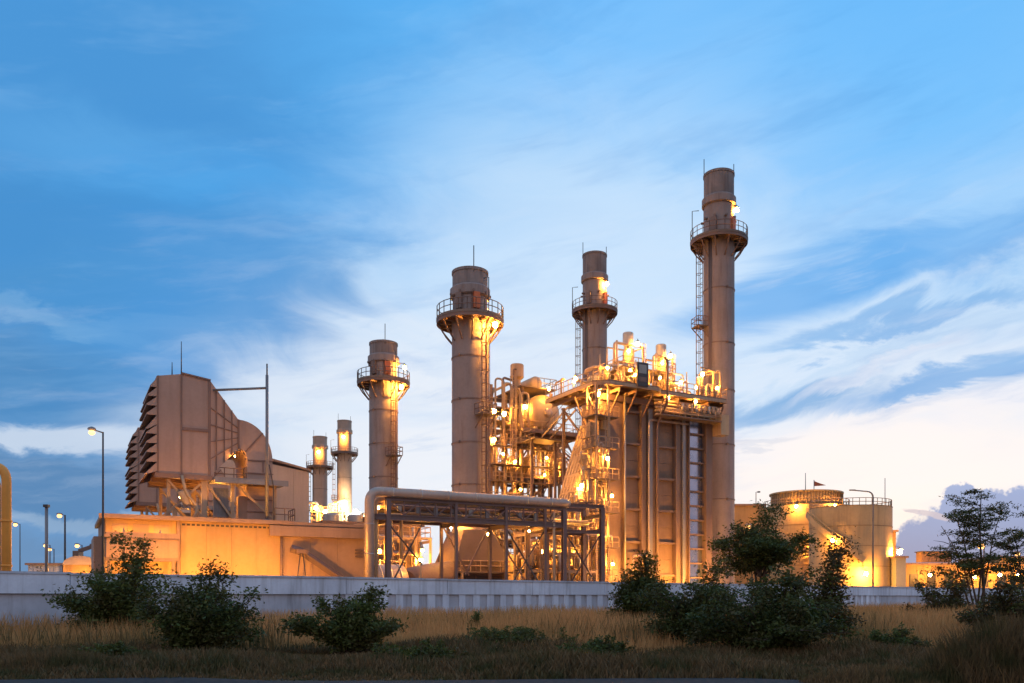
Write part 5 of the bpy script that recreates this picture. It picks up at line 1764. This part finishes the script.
def lamp_post(label, px, Y, ptop, arm_px=0, lit=True, mat='lamp_mid', r=0.3, base=0.0, pole_r=0.11):
    X, zt = gx(px, Y), gz(ptop, Y)
    T = Thing('street_lamp', label, 'street lamp', (X, Y, base), 'street lamps', plant=False)
    xa = X + arm_px / FPX * Y
    if arm_px:
        P = rounded([(X, Y, base), (X, Y, zt), (xa, Y, zt + 0.25)], 0.8)
    else:
        P = [(X, Y, base), (X, Y, zt)]
        xa = X
    T.part('pole', MB().path(P, [pole_r * (1.25 - 0.5 * i / (len(P) - 1)) for i in range(len(P))], 8), 'steel_grey' if arm_px else 'steel_dark')
    T.part('base_plate', MB().box(X - .28, X + .28, Y - .28, Y + .28, base, base + 0.1), 'concrete')
    if lit:
        h = T.part('lamp_head', MB().lathe([(0.08, zt + 0.02), (r * 1.3, zt + 0.1), (r * 1.1, zt + 0.22), (0.06, zt + 0.3)], (xa - 0.6, Y - 0.4), 14).tube((xa, Y, zt - 0.05), (xa - 0.6, Y - 0.4, zt + 0.12), 0.05, 6), 'steel_grey')
        T.part('bulb', MB().sphere((xa - 0.6, Y - 0.4, zt - r * 0.55), r, 14, 8, 0.8), mat, h)
    else:
        T.part('lamp_head', MB().box(xa - 0.5, xa + 0.3, Y - 0.15, Y + 0.15, zt + 0.18, zt + 0.34), 'steel_grey')
    return T


# ------------------------------------------------------------------ far left
def left_side():
    # big inverted U of yellow pipe at the picture edge
    Y = 42.0
    x1 = gx(6.5, Y)
    zt = gz(466, Y)
    T = Thing('pipe_loop', 'tall yellow expansion pipe loop at the left picture edge', 'pipe', (x1, Y, 0), plant=False)
    P = rounded([(x1, Y, 0), (x1, Y, zt), (x1 - 4.2, Y + 0.5, zt), (x1 - 4.2, Y + .5, 0)], 0.8, 8)
    p = T.part('pipe', MB().path(P, 0.22, 16), 'pipe_yellow')
    P = rounded([(x1 - 0.55, Y + .3, 0), (x1 - 0.55, Y + .3, zt - 0.55), (x1 - 3.6, Y + 0.8, zt - 0.55), (x1 - 3.6, Y + .8, 0)], 0.5, 8)
    T.part('inner_pipe', MB().path(P, 0.10, 10), 'steel_tan')
    for z in (3.0, 5.2):
        T.part('flange', MB().tube((x1, Y, z), (x1, Y, z + 0.1), 0.26, 16), 'pipe_yellow', p)
    lamp_post('tall lit street lamp left of the turbine hall', 103, 60, 432, lit=True, mat='lamp_far', r=0.22, pole_r=0.08)
    lamp_post('mid height lit street lamp far left, second from the tall one', 65, 125, 515, mat='lamp_far', r=0.34, pole_r=0.16)
    lamp_post('short lit lamp far left beside the low domed shed', 82, 140, 545, mat='lamp_far', r=0.34)
    lamp_post('distant lit lamp nearest the yellow pipe loop', 20, 150, 524, mat='lamp_far', r=0.34, pole_r=0.09)
    lamp_post('low lit lamp beside the thick pale post', 50, 150, 545, mat='lamp_far', r=0.32)
    lamp_post('lowest lit lamp just right of the thick pale post', 54, 165, 549, mat='lamp_far', r=0.32)
    Y = 110
    T = Thing('camera_post', 'thick pale grey post without a lamp at far left', 'post', (gx(46.5, Y), Y, 0), plant=False)
    T.part('pole', MB().tube((gx(46.5, Y), Y, 0), (gx(46.5, Y), Y, gz(505, Y)), 0.2, 10), 'steel_grey')
    T.part('head', MB().box(gx(46.5, Y) - .3, gx(46.5, Y) + .3, Y - .3, Y + .3, gz(505, Y) - 0.3, gz(505, Y) + 0.05), 'steel_dark')
    simple_building('low_shed', 'low grey shed on the far left skyline', 28, 62, 563, 120, 8, wall='concrete_dull', npan=4)
    # domed shed
    Y = 118
    x0, x1 = gx(63, Y), gx(98, Y)
    T = Thing('domed_shed', 'low shed with a curved orange lit roof at far left', 'building', ((x0 + x1) / 2, Y, 0), plant=False)
    n = 5
    for k in range(n):
        a, b = x0 + (x1 - x0) * k / n, x0 + (x1 - x0) * (k + 1) / n
        T.part('wall_panel', MB().box(a + .01, b - .01, Y, Y + 8, 0, gz(565, Y)), 'hall_wall')
    arc = [(x0 + (x1 - x0) * (0.5 - 0.5 * math.cos(math.pi * k / 12)), gz(565, Y) + 0.02 + (gz(556, Y) - gz(565, Y)) * math.sin(math.pi * k / 12)) for k in range(13)]
    T.part('roof', MB().prism(arc, Y - 0.2, Y + 8.2), 'hall_beige')
    lamp(T, (gx(70, Y - 3), Y - 3, 3.6), 'lamp_soft', 0.25, arm=(gx(70, Y), Y, 4.3))
    lamp(T, (gx(90, Y - 3), Y - 3, 3.6), 'lamp_soft', 0.25, arm=(gx(90, Y), Y, 4.3))
    # loader jib
    Y = 122
    T = Thing('jib_crane', 'small jib crane standing behind the domed shed', 'crane', (gx(78, Y), Y, 0), plant=False)
    T.part('mast', MB().beam((gx(77, Y), Y, 0), (gx(78, Y), Y, gz(551, Y)), 0.9, 0.7), 'steel_brown')
    T.part('cab', MB().box(gx(75, Y), gx(81, Y), Y - 0.7, Y + .7, gz(558, Y), gz(551, Y)), 'steel_brown')
    T.part('boom', MB().beam((gx(79, Y), Y, gz(551, Y)), (gx(94, Y), Y, gz(546, Y)), 0.45, 0.5), 'steel_brown')
    T.part('counterweight', MB().box(gx(91, Y), gx(95, Y), Y - 0.4, Y + 0.4, gz(549, Y), gz(544, Y)), 'steel_brown')


def far_units():
    for i, (px, Y, ptop, lab) in enumerate(((344.5, 237, 421, 'distant chimney with a glowing neck, right of the far pair'), (320, 255, 437, 'distant chimney left of the far pair, behind the beige hall'))):
        X, H = gx(px, Y), gz(ptop, Y)
        k = 0.5 * 14.5 / FPX * Y
        stack('chimney', lab, X, Y, k, H, H - 9.0, H - 3.6, 190, -60, 'chimneys of the power plant', rest_z=(H - 22,), lamp_mat='lamp_far', detail=False, plant=False, pm='stack_far_lit',
              lamps=((-85, k + 1.0, H - 5.0, 'lamp_soft'),), lamp_r=0.35)
    Y = 232
    T = Thing('far_boiler', 'distant lit boiler pipework at the foot of the far chimneys', 'boiler', (gx(335, Y), Y, 0), plant=False)
    rnd = random.Random(8)
    x0, x1 = gx(312, Y), gx(372, Y)
    T.part('casing', MB().box(x0, x1, Y + 3, Y + 12, 0, gz(528, Y)), 'duct_tan')
    for k in range(8):
        a = x0 + (x1 - x0) * k / 7
        T.part('column', MB().beam((a, Y, 0), (a, Y, gz(514 if k > 2 else 505, Y)), 0.5), 'steel_tan')
    for py in (516, 521, 526):
        T.part('long_pipe', MB().tube((x0, Y, gz(py, Y)), (x1 + 10, Y - 8, gz(py - 6, Y))if False else (x1, Y, gz(py - 2, Y)), 0.45, 8), 'pipe_alu')
    T.part('deck', MB().box(x0, x0 + 9, Y - 1, Y + 4, gz(513, Y), gz(512, Y)), 'deck')
    T.part('railing', railing([(x0, Y - 1, gz(512, Y)), (x0 + 9, Y - 1, gz(512, Y))], 1.3, 1.5, 0.09), 'steel_tan')
    for k in range(12):
        a = rnd.uniform(x0, x1)
        z = gz(rnd.uniform(500, 512) if a < x0 + 10 else rnd.uniform(513, 520), Y)
        T.part('pipe', MB().path(rounded([(a, Y - .5, 0), (a, Y - .5, z), (a + rnd.uniform(-3, 3), Y - .5, z)], 0.6, 3), rnd.choice((0.25, 0.4)), 8), rnd.choice(('pipe_tan', 'galv')))
    for px, py, m in ((345, 503, 'lamp_white'), (316, 508, 'lamp_mid'), (325, 512, 'lamp_mid'), (356, 512, 'lamp_white')):
        lamp(T, (gx(px, Y - 2), Y - 2, gz(py, Y - 2)), m, 0.45)


# ------------------------------------------------------------------ vegetation
def np_mesh(name, V, F, mat, parent=None, smooth=False):
    """V (n,3) float, F (m,k) int with constant k"""
    me = bpy.data.meshes.new(name)
    n, (m, k) = len(V), F.shape
    me.vertices.add(n)
    me.vertices.foreach_set('co', V.astype(np.float32).ravel())
    me.loops.add(m * k)
    me.loops.foreach_set('vertex_index', F.astype(np.int32).ravel())
    me.polygons.add(m)
    me.polygons.foreach_set('loop_start', np.arange(0, m * k, k, dtype=np.int32))
    me.polygons.foreach_set('loop_total', np.full(m, k, dtype=np.int32))
    me.update(calc_edges=True)
    me.materials.append(MAT[mat])
    ob = bpy.data.objects.new(name, me)
    COL.objects.link(ob)
    if parent:
        ob.parent = parent
    return ob


def leaf_cloud(rng, centres, per, spread, size, flat=0.7, droop=0.0, aspect=0.45):
    """diamond leaves scattered round clump centres"""
    C = np.repeat(np.asarray(centres), per, axis=0)
    n = len(C)
    off = rng.normal(0, 1, (n, 3)) * spread
    off[:, 2] *= flat
    P = C + off
    d = rng.normal(0, 1, (n, 3))
    d[:, 2] = d[:, 2] * 0.6 - droop
    d /= np.linalg.norm(d, axis=1)[:, None]
    s = np.cross(d, rng.normal(0, 1, (n, 3)))
    s /= np.linalg.norm(s, axis=1)[:, None] + 1e-9
    L = size * rng.uniform(0.6, 1.35, (n, 1))
    V = np.empty((n, 4, 3))
    V[:, 0] = P
    V[:, 1] = P + d * L * 0.5 + s * L * aspect * 0.5
    V[:, 2] = P + d * L
    V[:, 3] = P + d * L * 0.5 - s * L * aspect * 0.5
    F = np.arange(n * 4).reshape(n, 4)
    return V.reshape(-1, 3), F


def bush(name, label, px, Y, wpx, ptop, seed, mat='leaf_dark', nstem=16, dens=70, size=0.12, cat='bush', group=None, mat2=None, trunk=None, depth=0.8, bare=0.25, spread=0.11):
    """ragged shrub: arching stems with side twigs, leaves of mixed size set along them"""
    rng = np.random.default_rng(seed)
    X, h, rx = gx(px, Y), gz(ptop, Y), wpx / 2 / FPX * Y
    T = Thing(name, label, cat, (X, Y, 0), group, plant=False)
    cen, wts = [], []
    twig = MB()
    z0 = trunk[0] if trunk else 0.0
    r0 = trunk[1] if trunk else 0.03

    def arch(p, e, n, sag):
        out = []
        for t in np.linspace(0, 1, n):
            q = [p[i] + (e[i] - p[i]) * t for i in range(3)]
            q[2] += sag * math.sin(math.pi * t)
            q[0] += 0.04 * math.sin(5 * t + sag * 9)
            out.append(q)
        return out
    if trunk:
        for k in range(3):
            e = (rng.normal(0, 0.15 * rx), rng.normal(0, .15 * rx), z0 * rng.uniform(0.9, 1.2))
            P = arch((rng.uniform(-.12, .12), rng.uniform(-.12, .12), -0.02), e, 5, 0.1)
            T.part('trunk', MB().path([(X + q[0], Y + q[1], q[2]) for q in P], [r0 * (1 - 0.1 * i) for i in range(5)], 7), 'bark')
    for k in range(nstem):
        a = 6.283 * (k + rng.uniform(-.4, .4)) / nstem
        out = rng.uniform(0.15, 1.0) ** 0.7
        hz = rng.uniform(0.55, 1.0) * (1.0 - 0.45 * out ** 2)
        if k < 3:
            out, hz = rng.uniform(0.05, 0.45), rng.uniform(0.9, 1.04)
        if rng.random() < 0.22:
            hz *= 0.55
        b = (rng.normal(0, 0.07 * rx), rng.normal(0, 0.06 * rx), z0 * 0.85)
        e = (math.cos(a) * rx * out, math.sin(a) * rx * out * depth, z0 * 0.6 + (h - z0 * 0.6) * hz)
        P = arch(b, e, 9, 0.10 * h * out)
        sr = r0 * (0.55 if trunk else 1.0)
        T.part('stem', MB().path([(X + q[0], Y + q[1], q[2]) for q in P], [sr * (1 - 0.1 * i) for i in range(9)], 5), 'bark')
        for i in range(2, 9):
            if rng.random() > bare * 0.5:
                cen.append(P[i])
            for j in range(2):
                if rng.random() < bare:
                    continue
                L = rx * rng.uniform(0.16, 0.42) * (1.1 - 0.06 * i)
                d = rng.normal(0, 1, 3)
                d[2] = abs(d[2]) * 0.7 - 0.1
                d /= np.linalg.norm(d)
                q = [P[i][m] + d[m] * L for m in range(3)]
                q[2] = max(q[2], 0.06)
                twig.path([(X + P[i][0], Y + P[i][1], P[i][2]), (X + q[0], Y + q[1], q[2])], [0.012, 0.004], 3)
                for t in (0.45, 0.75, 1.0):
                    cen.append([P[i][m] + (q[m] - P[i][m]) * t for m in range(3)])
    T.part('twig_mass', twig, 'bark', kind='stuff')
    cen = np.array(cen)
    grp = rng.random(len(cen))
    for lo, hi, mt, sz in ((0.0, 0.55, mat, size), (0.55, 0.8, mat, size * 0.65), (0.8, 1.0, mat2 or mat, size * 1.2)):
        sel = cen[(grp >= lo) & (grp < hi)]
        per = max(3, int(dens * (1.0 if sz <= size else 0.6)))
        V, F = leaf_cloud(rng, sel, per, spread * h / 2 if h < 2.6 else spread * 1.5, sz, 0.75, 0.08)
        V[:, 2] = np.maximum(V[:, 2], 0.03)
        np_mesh('foliage', V, F, mt, T.o)
    return T


def layered_tree(label, px, Y, ptop, wpx, seed, mat='leaf_black', nstem=4):
    """open multi-stemmed tree with feathery, nearly level sprays of foliage"""
    rng = np.random.default_rng(seed)
    X, h, R = gx(px, Y), gz(ptop, Y), wpx / 2 / FPX * Y
    T = Thing('feathery_tree', label, 'tree', (X, Y, 0), 'feathery trees at the right edge', plant=False)
    cen = []
    for s in range(nstem):
        f = 1.0 if s == 0 else rng.uniform(0.62, 0.9)
        ex = R * (0.15 if s == 0 else rng.uniform(-0.75, 0.75))
        ey = R * rng.uniform(-0.5, 0.5)
        bx, by = rng.uniform(-.3, .3), rng.uniform(-.25, .25)
        hs = h * f
        pts = []
        for t in np.linspace(0, 1, 9):
            pts.append((X + bx + (ex - bx) * t ** 1.6 + 0.07 * math.sin(7 * t + s), Y + by + (ey - by) * t ** 1.5, -0.02 + hs * t * 0.98))
        r0 = 0.085 if s == 0 else 0.055
        T.part('trunk', MB().path(pts, [r0 * (1 - 0.88 * i / 8) + 0.006 for i in range(9)], 7), 'bark')
        nb = 17 if s == 0 else 11
        for k in range(nb):
            t = rng.uniform(0.34, 0.99) ** 0.85
            i = min(7, int(t * 8))
            q = t * 8 - i
            p = [pts[i][j] + (pts[i + 1][j] - pts[i][j]) * q for j in range(3)]
            a = rng.uniform(0, 6.283)
            L = R * rng.uniform(0.35, 0.8) * (1.15 - 0.65 * t)
            rise = L * rng.uniform(-0.05, 0.45)
            e = (p[0] + math.cos(a) * L, p[1] + math.sin(a) * L, p[2] + rise)
            m = (p[0] + math.cos(a) * L * .5, p[1] + math.sin(a) * L * .5, p[2] + rise * .7)
            T.part('branch', MB().path([p, m, e], [0.024, 0.016, 0.005], 4), 'bark')
            if rng.random() < 0.12:
                continue
            for w in np.linspace(0.3, 1.08, 6):
                side = rng.normal(0, 0.16 * L)
                cen.append((p[0] + math.cos(a) * L * w - math.sin(a) * side - X, p[1] + math.sin(a) * L * w + math.cos(a) * side - Y, p[2] + rise * w + rng.normal(0, .04)))
    V, F = leaf_cloud(rng, cen, 30, 0.15, 0.15, flat=0.34, droop=0.12, aspect=0.30)
    np_mesh('crown', V, F, mat, T.o)
    return T


def blades(rng, P, h, w, lean=0.25):
    """tapered bent blades: 5 vertices, quad strip written as 2 quads (second degenerate-free: tri as quad avoided)"""
    n = len(P)
    a = rng.uniform(0, 6.283, n)
    dx, dy = np.cos(a), np.sin(a)
    b = rng.uniform(0, 6.283, n)
    ln = h * lean * rng.uniform(0.2, 1.4, n)
    lx, ly = np.cos(b) * ln, np.sin(b) * ln
    V = np.empty((n, 6, 3))
    for i, (f, wf, bf) in enumerate(((0, 1.0, 0), (0.55, 0.8, 0.35), (1.0, 0.15, 1.0))):
        for s, sg in ((0, -1), (1, 1)):
            V[:, 2 * i + s, 0] = P[:, 0] + lx * bf + sg * dx * w * wf * 0.5
            V[:, 2 * i + s, 1] = P[:, 1] + ly * bf + sg * dy * w * wf * 0.5
            V[:, 2 * i + s, 2] = P[:, 2] + h * f
    k = np.arange(n)[:, None] * 6
    F = np.concatenate([k + np.array([[0, 1, 3, 2]]), k + np.array([[2, 3, 5, 4]])], axis=1).reshape(-1, 4)
    return V.reshape(-1, 3), F


def wall_y(X):
    return WA.y + (X - WA.x) * WD.y / WD.x


def patch_noise(x, y, s, seed):
    r = np.random.default_rng(seed)
    v = np.zeros_like(x)
    for k in range(6):
        a, p = r.uniform(0, 6.28), r.uniform(0, 6.28)
        f = s * r.uniform(0.5, 1.8)
        v += np.sin((x * math.cos(a) + y * math.sin(a)) * f + p)
    return v / 6


def build_grass():
    rng = np.random.default_rng(77)
    # ---- tall dry grass in front of the wall
    n = 240000
    Y = rng.uniform(18.0, 95.0, n)
    Y = 18.0 + (Y - 18.0) ** 1.0 * rng.uniform(0, 1, n) ** 0.55
    X = rng.uniform(-0.78, 0.85, n) * Y
    near = 21.0 + 2.6 * patch_noise(X, Y * 0, 0.35, 4) + rng.gamma(1.2, 1.6, n)
    keep = (Y < wall_y(X) - 0.25) & (Y > near)
    X, Y = X[keep], Y[keep]
    pn = patch_noise(X, Y, 0.55, 9)
    edge = np.clip((Y - (19.5 + 2.6 * patch_noise(X, Y * 0, 0.35, 4))) / 8.0, 0.22, 1)
    h = (0.98 + 0.26 * pn) * rng.uniform(0.6, 1.12, len(X)) * edge
    P = np.stack([X, Y, np.zeros_like(X)], 1)
    w = 0.012 + 0.00048 * Y
    V, F = blades(rng, P, h, w, 0.28)
    o = np_mesh('dry_grass', V, F, 'grass_dry')
    o['kind'] = 'stuff'
    o['label'] = 'tall dry golden grass in front of the boundary wall'
    o['category'] = 'grass'
    # seed heads / darker stalks mixed in
    n = 26000
    Y = 22.0 + 50 * rng.uniform(0, 1, n) ** 1.6
    X = rng.uniform(-0.78, 0.85, n) * Y
    keep = (Y < wall_y(X) - 0.25) & (patch_noise(X, Y, 0.4, 31) > 0.05)
    X, Y = X[keep], Y[keep]
    P = np.stack([X, Y, np.zeros_like(X)], 1)
    V, F = blades(rng, P, rng.uniform(0.5, 1.12, len(X)), 0.016 + 0.0005 * Y, 0.3)
    o = np_mesh('olive_grass', V, F, 'grass_olive')
    o['kind'] = 'stuff'
    o['label'] = 'olive weeds mixed into the dry grass'
    o['category'] = 'grass'
    # ---- low undergrowth near the lane, foreground shade put into its colour
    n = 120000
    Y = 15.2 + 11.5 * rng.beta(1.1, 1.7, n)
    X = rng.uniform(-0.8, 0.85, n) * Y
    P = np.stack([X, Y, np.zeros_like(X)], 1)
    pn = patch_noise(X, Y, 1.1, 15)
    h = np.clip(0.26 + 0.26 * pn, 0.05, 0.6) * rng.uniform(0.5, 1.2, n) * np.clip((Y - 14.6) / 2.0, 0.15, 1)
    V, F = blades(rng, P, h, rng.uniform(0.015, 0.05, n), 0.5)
    o = np_mesh('undergrowth', V, F, 'grass_shaded')
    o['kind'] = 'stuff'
    o['label'] = 'low undergrowth along the edge of the lane, darkened in colour for the foreground shade'
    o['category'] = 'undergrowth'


def tuft(label, px, Y, wpx, ptop, seed, n=9000, mat='grass_shaded'):
    rng = np.random.default_rng(seed)
    X, h, rx = gx(px, Y), gz(ptop, Y), wpx / 2 / FPX * Y
    T = Thing('grass_tuft', label, 'grass tuft', (X, Y, 0), plant=False)
    r = rng.uniform(0, 1, n) ** 0.5
    a = rng.uniform(0, 6.283, n)
    P = np.stack([np.cos(a) * r * rx, np.sin(a) * r * rx * 0.6, np.zeros(n)], 1)
    hh = h * (1.0 - 0.75 * r ** 2) * rng.uniform(0.55, 1.05, n)
    V, F = blades(rng, P, hh, rng.uniform(0.012, 0.03, n), 0.35)
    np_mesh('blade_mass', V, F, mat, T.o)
    V, F = blades(rng, P[: n // 6], hh[: n // 6] * 1.05, rng.uniform(0.01, 0.02, n // 6), 0.3)
    np_mesh('stalk_mass', V, F, 'grass_olive', T.o)


def build_plants():
    G = 'scrub bushes along the lane'
    bush('leafy_bush', 'tall dark bush at the wall in front of the left corner of the hall', 120, 26.5, 112, 545, 1, 'leaf_dark', 26, 22, 0.12, group=G, mat2='leaf_mid')
    bush('leafy_bush', 'dense dark bush with thin shoots below the orange hall wall', 203, 20.5, 132, 572, 2, 'leaf_black', 30, 24, 0.10, group=G, mat2='leaf_mid', bare=0.28)
    bush('leafy_bush', 'small open bush in front of the fat pipe elbow', 352, 21.5, 128, 594, 3, 'leaf_dark', 17, 26, 0.10, group=G, mat2='leaf_mid', bare=0.2)
    bush('leafy_bush', 'round dark bush against the wall left of the big thicket', 645, 31, 74, 560, 4, 'leaf_black', 20, 26, 0.13, group=G, mat2='leaf_dark')
    bush('leafy_bush', 'dark bush below the boiler, left half of the big thicket', 697, 24, 118, 564, 5, 'leaf_black', 24, 24, 0.11, group=G, mat2='leaf_mid', bare=0.28)
    bush('leafy_bush', 'widest dark bush below the round tree, right half of the big thicket', 772, 21.0, 168, 580, 6, 'leaf_black', 36, 26, 0.10, group=G, mat2='leaf_mid', bare=0.25)
    bush('round_tree', 'dense round tree in front of the foot of the tall chimney', 762, 40, 112, 512, 7, 'leaf_dark', 26, 22, 0.15, cat='tree', trunk=(2.9, 0.07), mat2='leaf_black', bare=0.3)
    bush('leafy_bush', 'upright bush standing before the ribbed tank lamp', 832, 25, 56, 546, 8, 'leaf_red', 12, 20, 0.11, group=G, mat2='leaf_dark')
    bush('leafy_bush', 'spreading low bush at the foot of the tall feathery tree', 945, 36, 84, 574, 9, 'leaf_red', 14, 20, 0.13, group=G, mat2='leaf_mid')
    bush('leafy_bush', 'brown bush at the right picture edge behind the near tuft', 1012, 24, 96, 582, 10, 'leaf_red', 16, 22, 0.11, group=G, mat2='leaf_mid')
    W = 'weed clumps in the grass'
    bush('weed_clump', 'low green weed clump in the grass below the bridge', 515, 23.0, 130, 632, 12, 'leaf_mid', 26, 22, 0.07, cat='weeds', group=W)
    bush('weed_clump', 'small dry weeds at the wall foot, far left', 34, 29.5, 60, 574, 13, 'leaf_red', 9, 5, 0.08, cat='weeds', group=W, bare=0.5)
    bush('weed_clump', 'single small green weed in the middle of the dry grass', 476, 27, 18, 613, 14, 'leaf_mid', 7, 14, 0.06, cat='weeds', group=W)
    bush('weed_clump', 'dark low weeds near the lane left of the big thicket', 600, 19.5, 110, 646, 21, 'leaf_dark', 22, 18, 0.07, cat='weeds', group=W)
    bush('weed_clump', 'dark low weeds near the lane below the small open bush', 420, 18.5, 120, 652, 22, 'leaf_dark', 22, 18, 0.07, cat='weeds', group=W)
    bush('weed_clump', 'straggly weeds in the grass right of the big thicket', 900, 23, 70, 630, 23, 'leaf_mid', 14, 12, 0.07, cat='weeds', group=W)
    bush('weed_clump', 'low weeds in the dark verge at lower left', 110, 18.5, 110, 650, 24, 'leaf_dark', 20, 16, 0.07, cat='weeds', group=W)
    layered_tree('tall feathery tree with several thin trunks in front of the right buildings', 978, 42, 486, 112, 15, nstem=6)
    layered_tree('feathery tree cut off by the right picture edge', 1030, 45, 508, 80, 16)
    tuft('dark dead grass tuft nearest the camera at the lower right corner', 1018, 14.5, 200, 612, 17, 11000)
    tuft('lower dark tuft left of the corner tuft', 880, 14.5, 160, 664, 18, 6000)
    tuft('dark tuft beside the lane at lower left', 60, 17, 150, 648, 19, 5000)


# ------------------------------------------------------------------ assemble
build_ground()
build_wall()
turbine_hall()
filter_house(0.0, 'large brown intake filter house with rain hoods and a curved duct')
filter_house(25.0, 'rear intake filter house, mostly hidden, its rain hoods showing at left', 0.35)
a_frame()
lightning_mast()
rear_hall()
exhaust_train()
turbine_enclosure()
CH = 'chimneys of the power plant'
stack('chimney', 'stout near chimney rising behind the pipe bridge, with a lit ladder', 0, 0, 1.97, 36.6, 31.4, 33.7, -78, -70, CH, rest_z=(20.8,),
      lamps=((-66, 3.5, 30.2, 'lamp_strong'), (-30, 2.6, 21.6, 'lamp_soft'), (-140, 2.8, 9.6, 'lamp_mid'), (20, 2.4, 33.0, 'lamp_soft')), base=8.4, rings=[13.5, 18.0, 22.6, 27.2], cab_angs=(-150, -95))
stack('chimney', 'middle chimney of the left group, lit yellow on its right half', 0.5, 29.3, 1.97, 36.7, 31.3, 33.8, -78, -70, CH, rest_z=(20.8,),
      lamps=((-66, 3.5, 30.1, 'lamp_strong'), (-35, 3.0, 33.2, 'lamp_mid')), rings=[4.5, 9, 13.5, 18.0, 22.6, 27.2], cab_angs=(-150, -95))
stack('chimney', 'tallest chimney, at the right end of the boiler', 36.1, 1.2, 1.97, 56.1, 47.5, 51.9, 168, -40, CH, rest_z=(36.2,),
      lamps=((-42, 2.25, 51.3, 'lamp_soft'),), rings=[7, 14, 21, 28, 34, 41], cab_angs=(-150, -70))
stack('chimney', 'tall chimney behind the boiler crown with a glowing neck', 36.4, 30.6, 1.97, 56.2, 47.2, 51.8, 168, -40, CH, rest_z=(32.0,),
      lamps=((-70, 2.4, 51.0, 'lamp_mid'),), rings=[7, 14, 21, 28, 34, 41], cab_angs=(-150, -70))
boiler()
silencer('taller vent silencer in lit pipe frames on the boiler crown', 628, 333, -1.5, 2.3, 3)
silencer('shorter vent silencer right of the dark panel board', 661, 345, -1.5, 1.5, 4, 24.9)
drum_tower()
bridge_stair()
pipe_bridge()
clutter_skid('fuel_gas_skid', 'lit pipe skid behind the right half of the pipe bridge', 'pipe skid', 2.5, 11.0, -8.0, -5.6, 8.0, 41, nu=5, npipe=26,
             lamp_spec=((5.0, -6.8, 6.2, 'lamp_soft', 0.18), (9.4, -6.6, 5.6, 'lamp_soft', 0.18)))
clutter_skid('lube_oil_skid', 'lit pipe skid behind the left half of the pipe bridge', 'pipe skid', -12.5, -4.0, 1.5, 4.5, 7.6, 42, nu=5, npipe=22,
             lamp_spec=((-10.0, 0.8, 6.2, 'lamp_mid', 0.2), (-5.4, 0.8, 5.4, 'lamp_mid', 0.2)))
clutter_skid('condensate_skid', 'tall lit pipe skid between the near chimney and the boiler', 'pipe skid', 1.5, 9.5, 6.0, 9.5, 12.5, 43, nu=4, npipe=30,
             lamp_spec=((3.5, 5.2, 9.5, 'lamp_mid', 0.2), (7.5, 5.2, 6.0, 'lamp_mid', 0.2), (6.0, 5.2, 11.6, 'lamp_mid', 0.2)))
right_side()
left_side()
far_units()
build_grass()
build_plants()
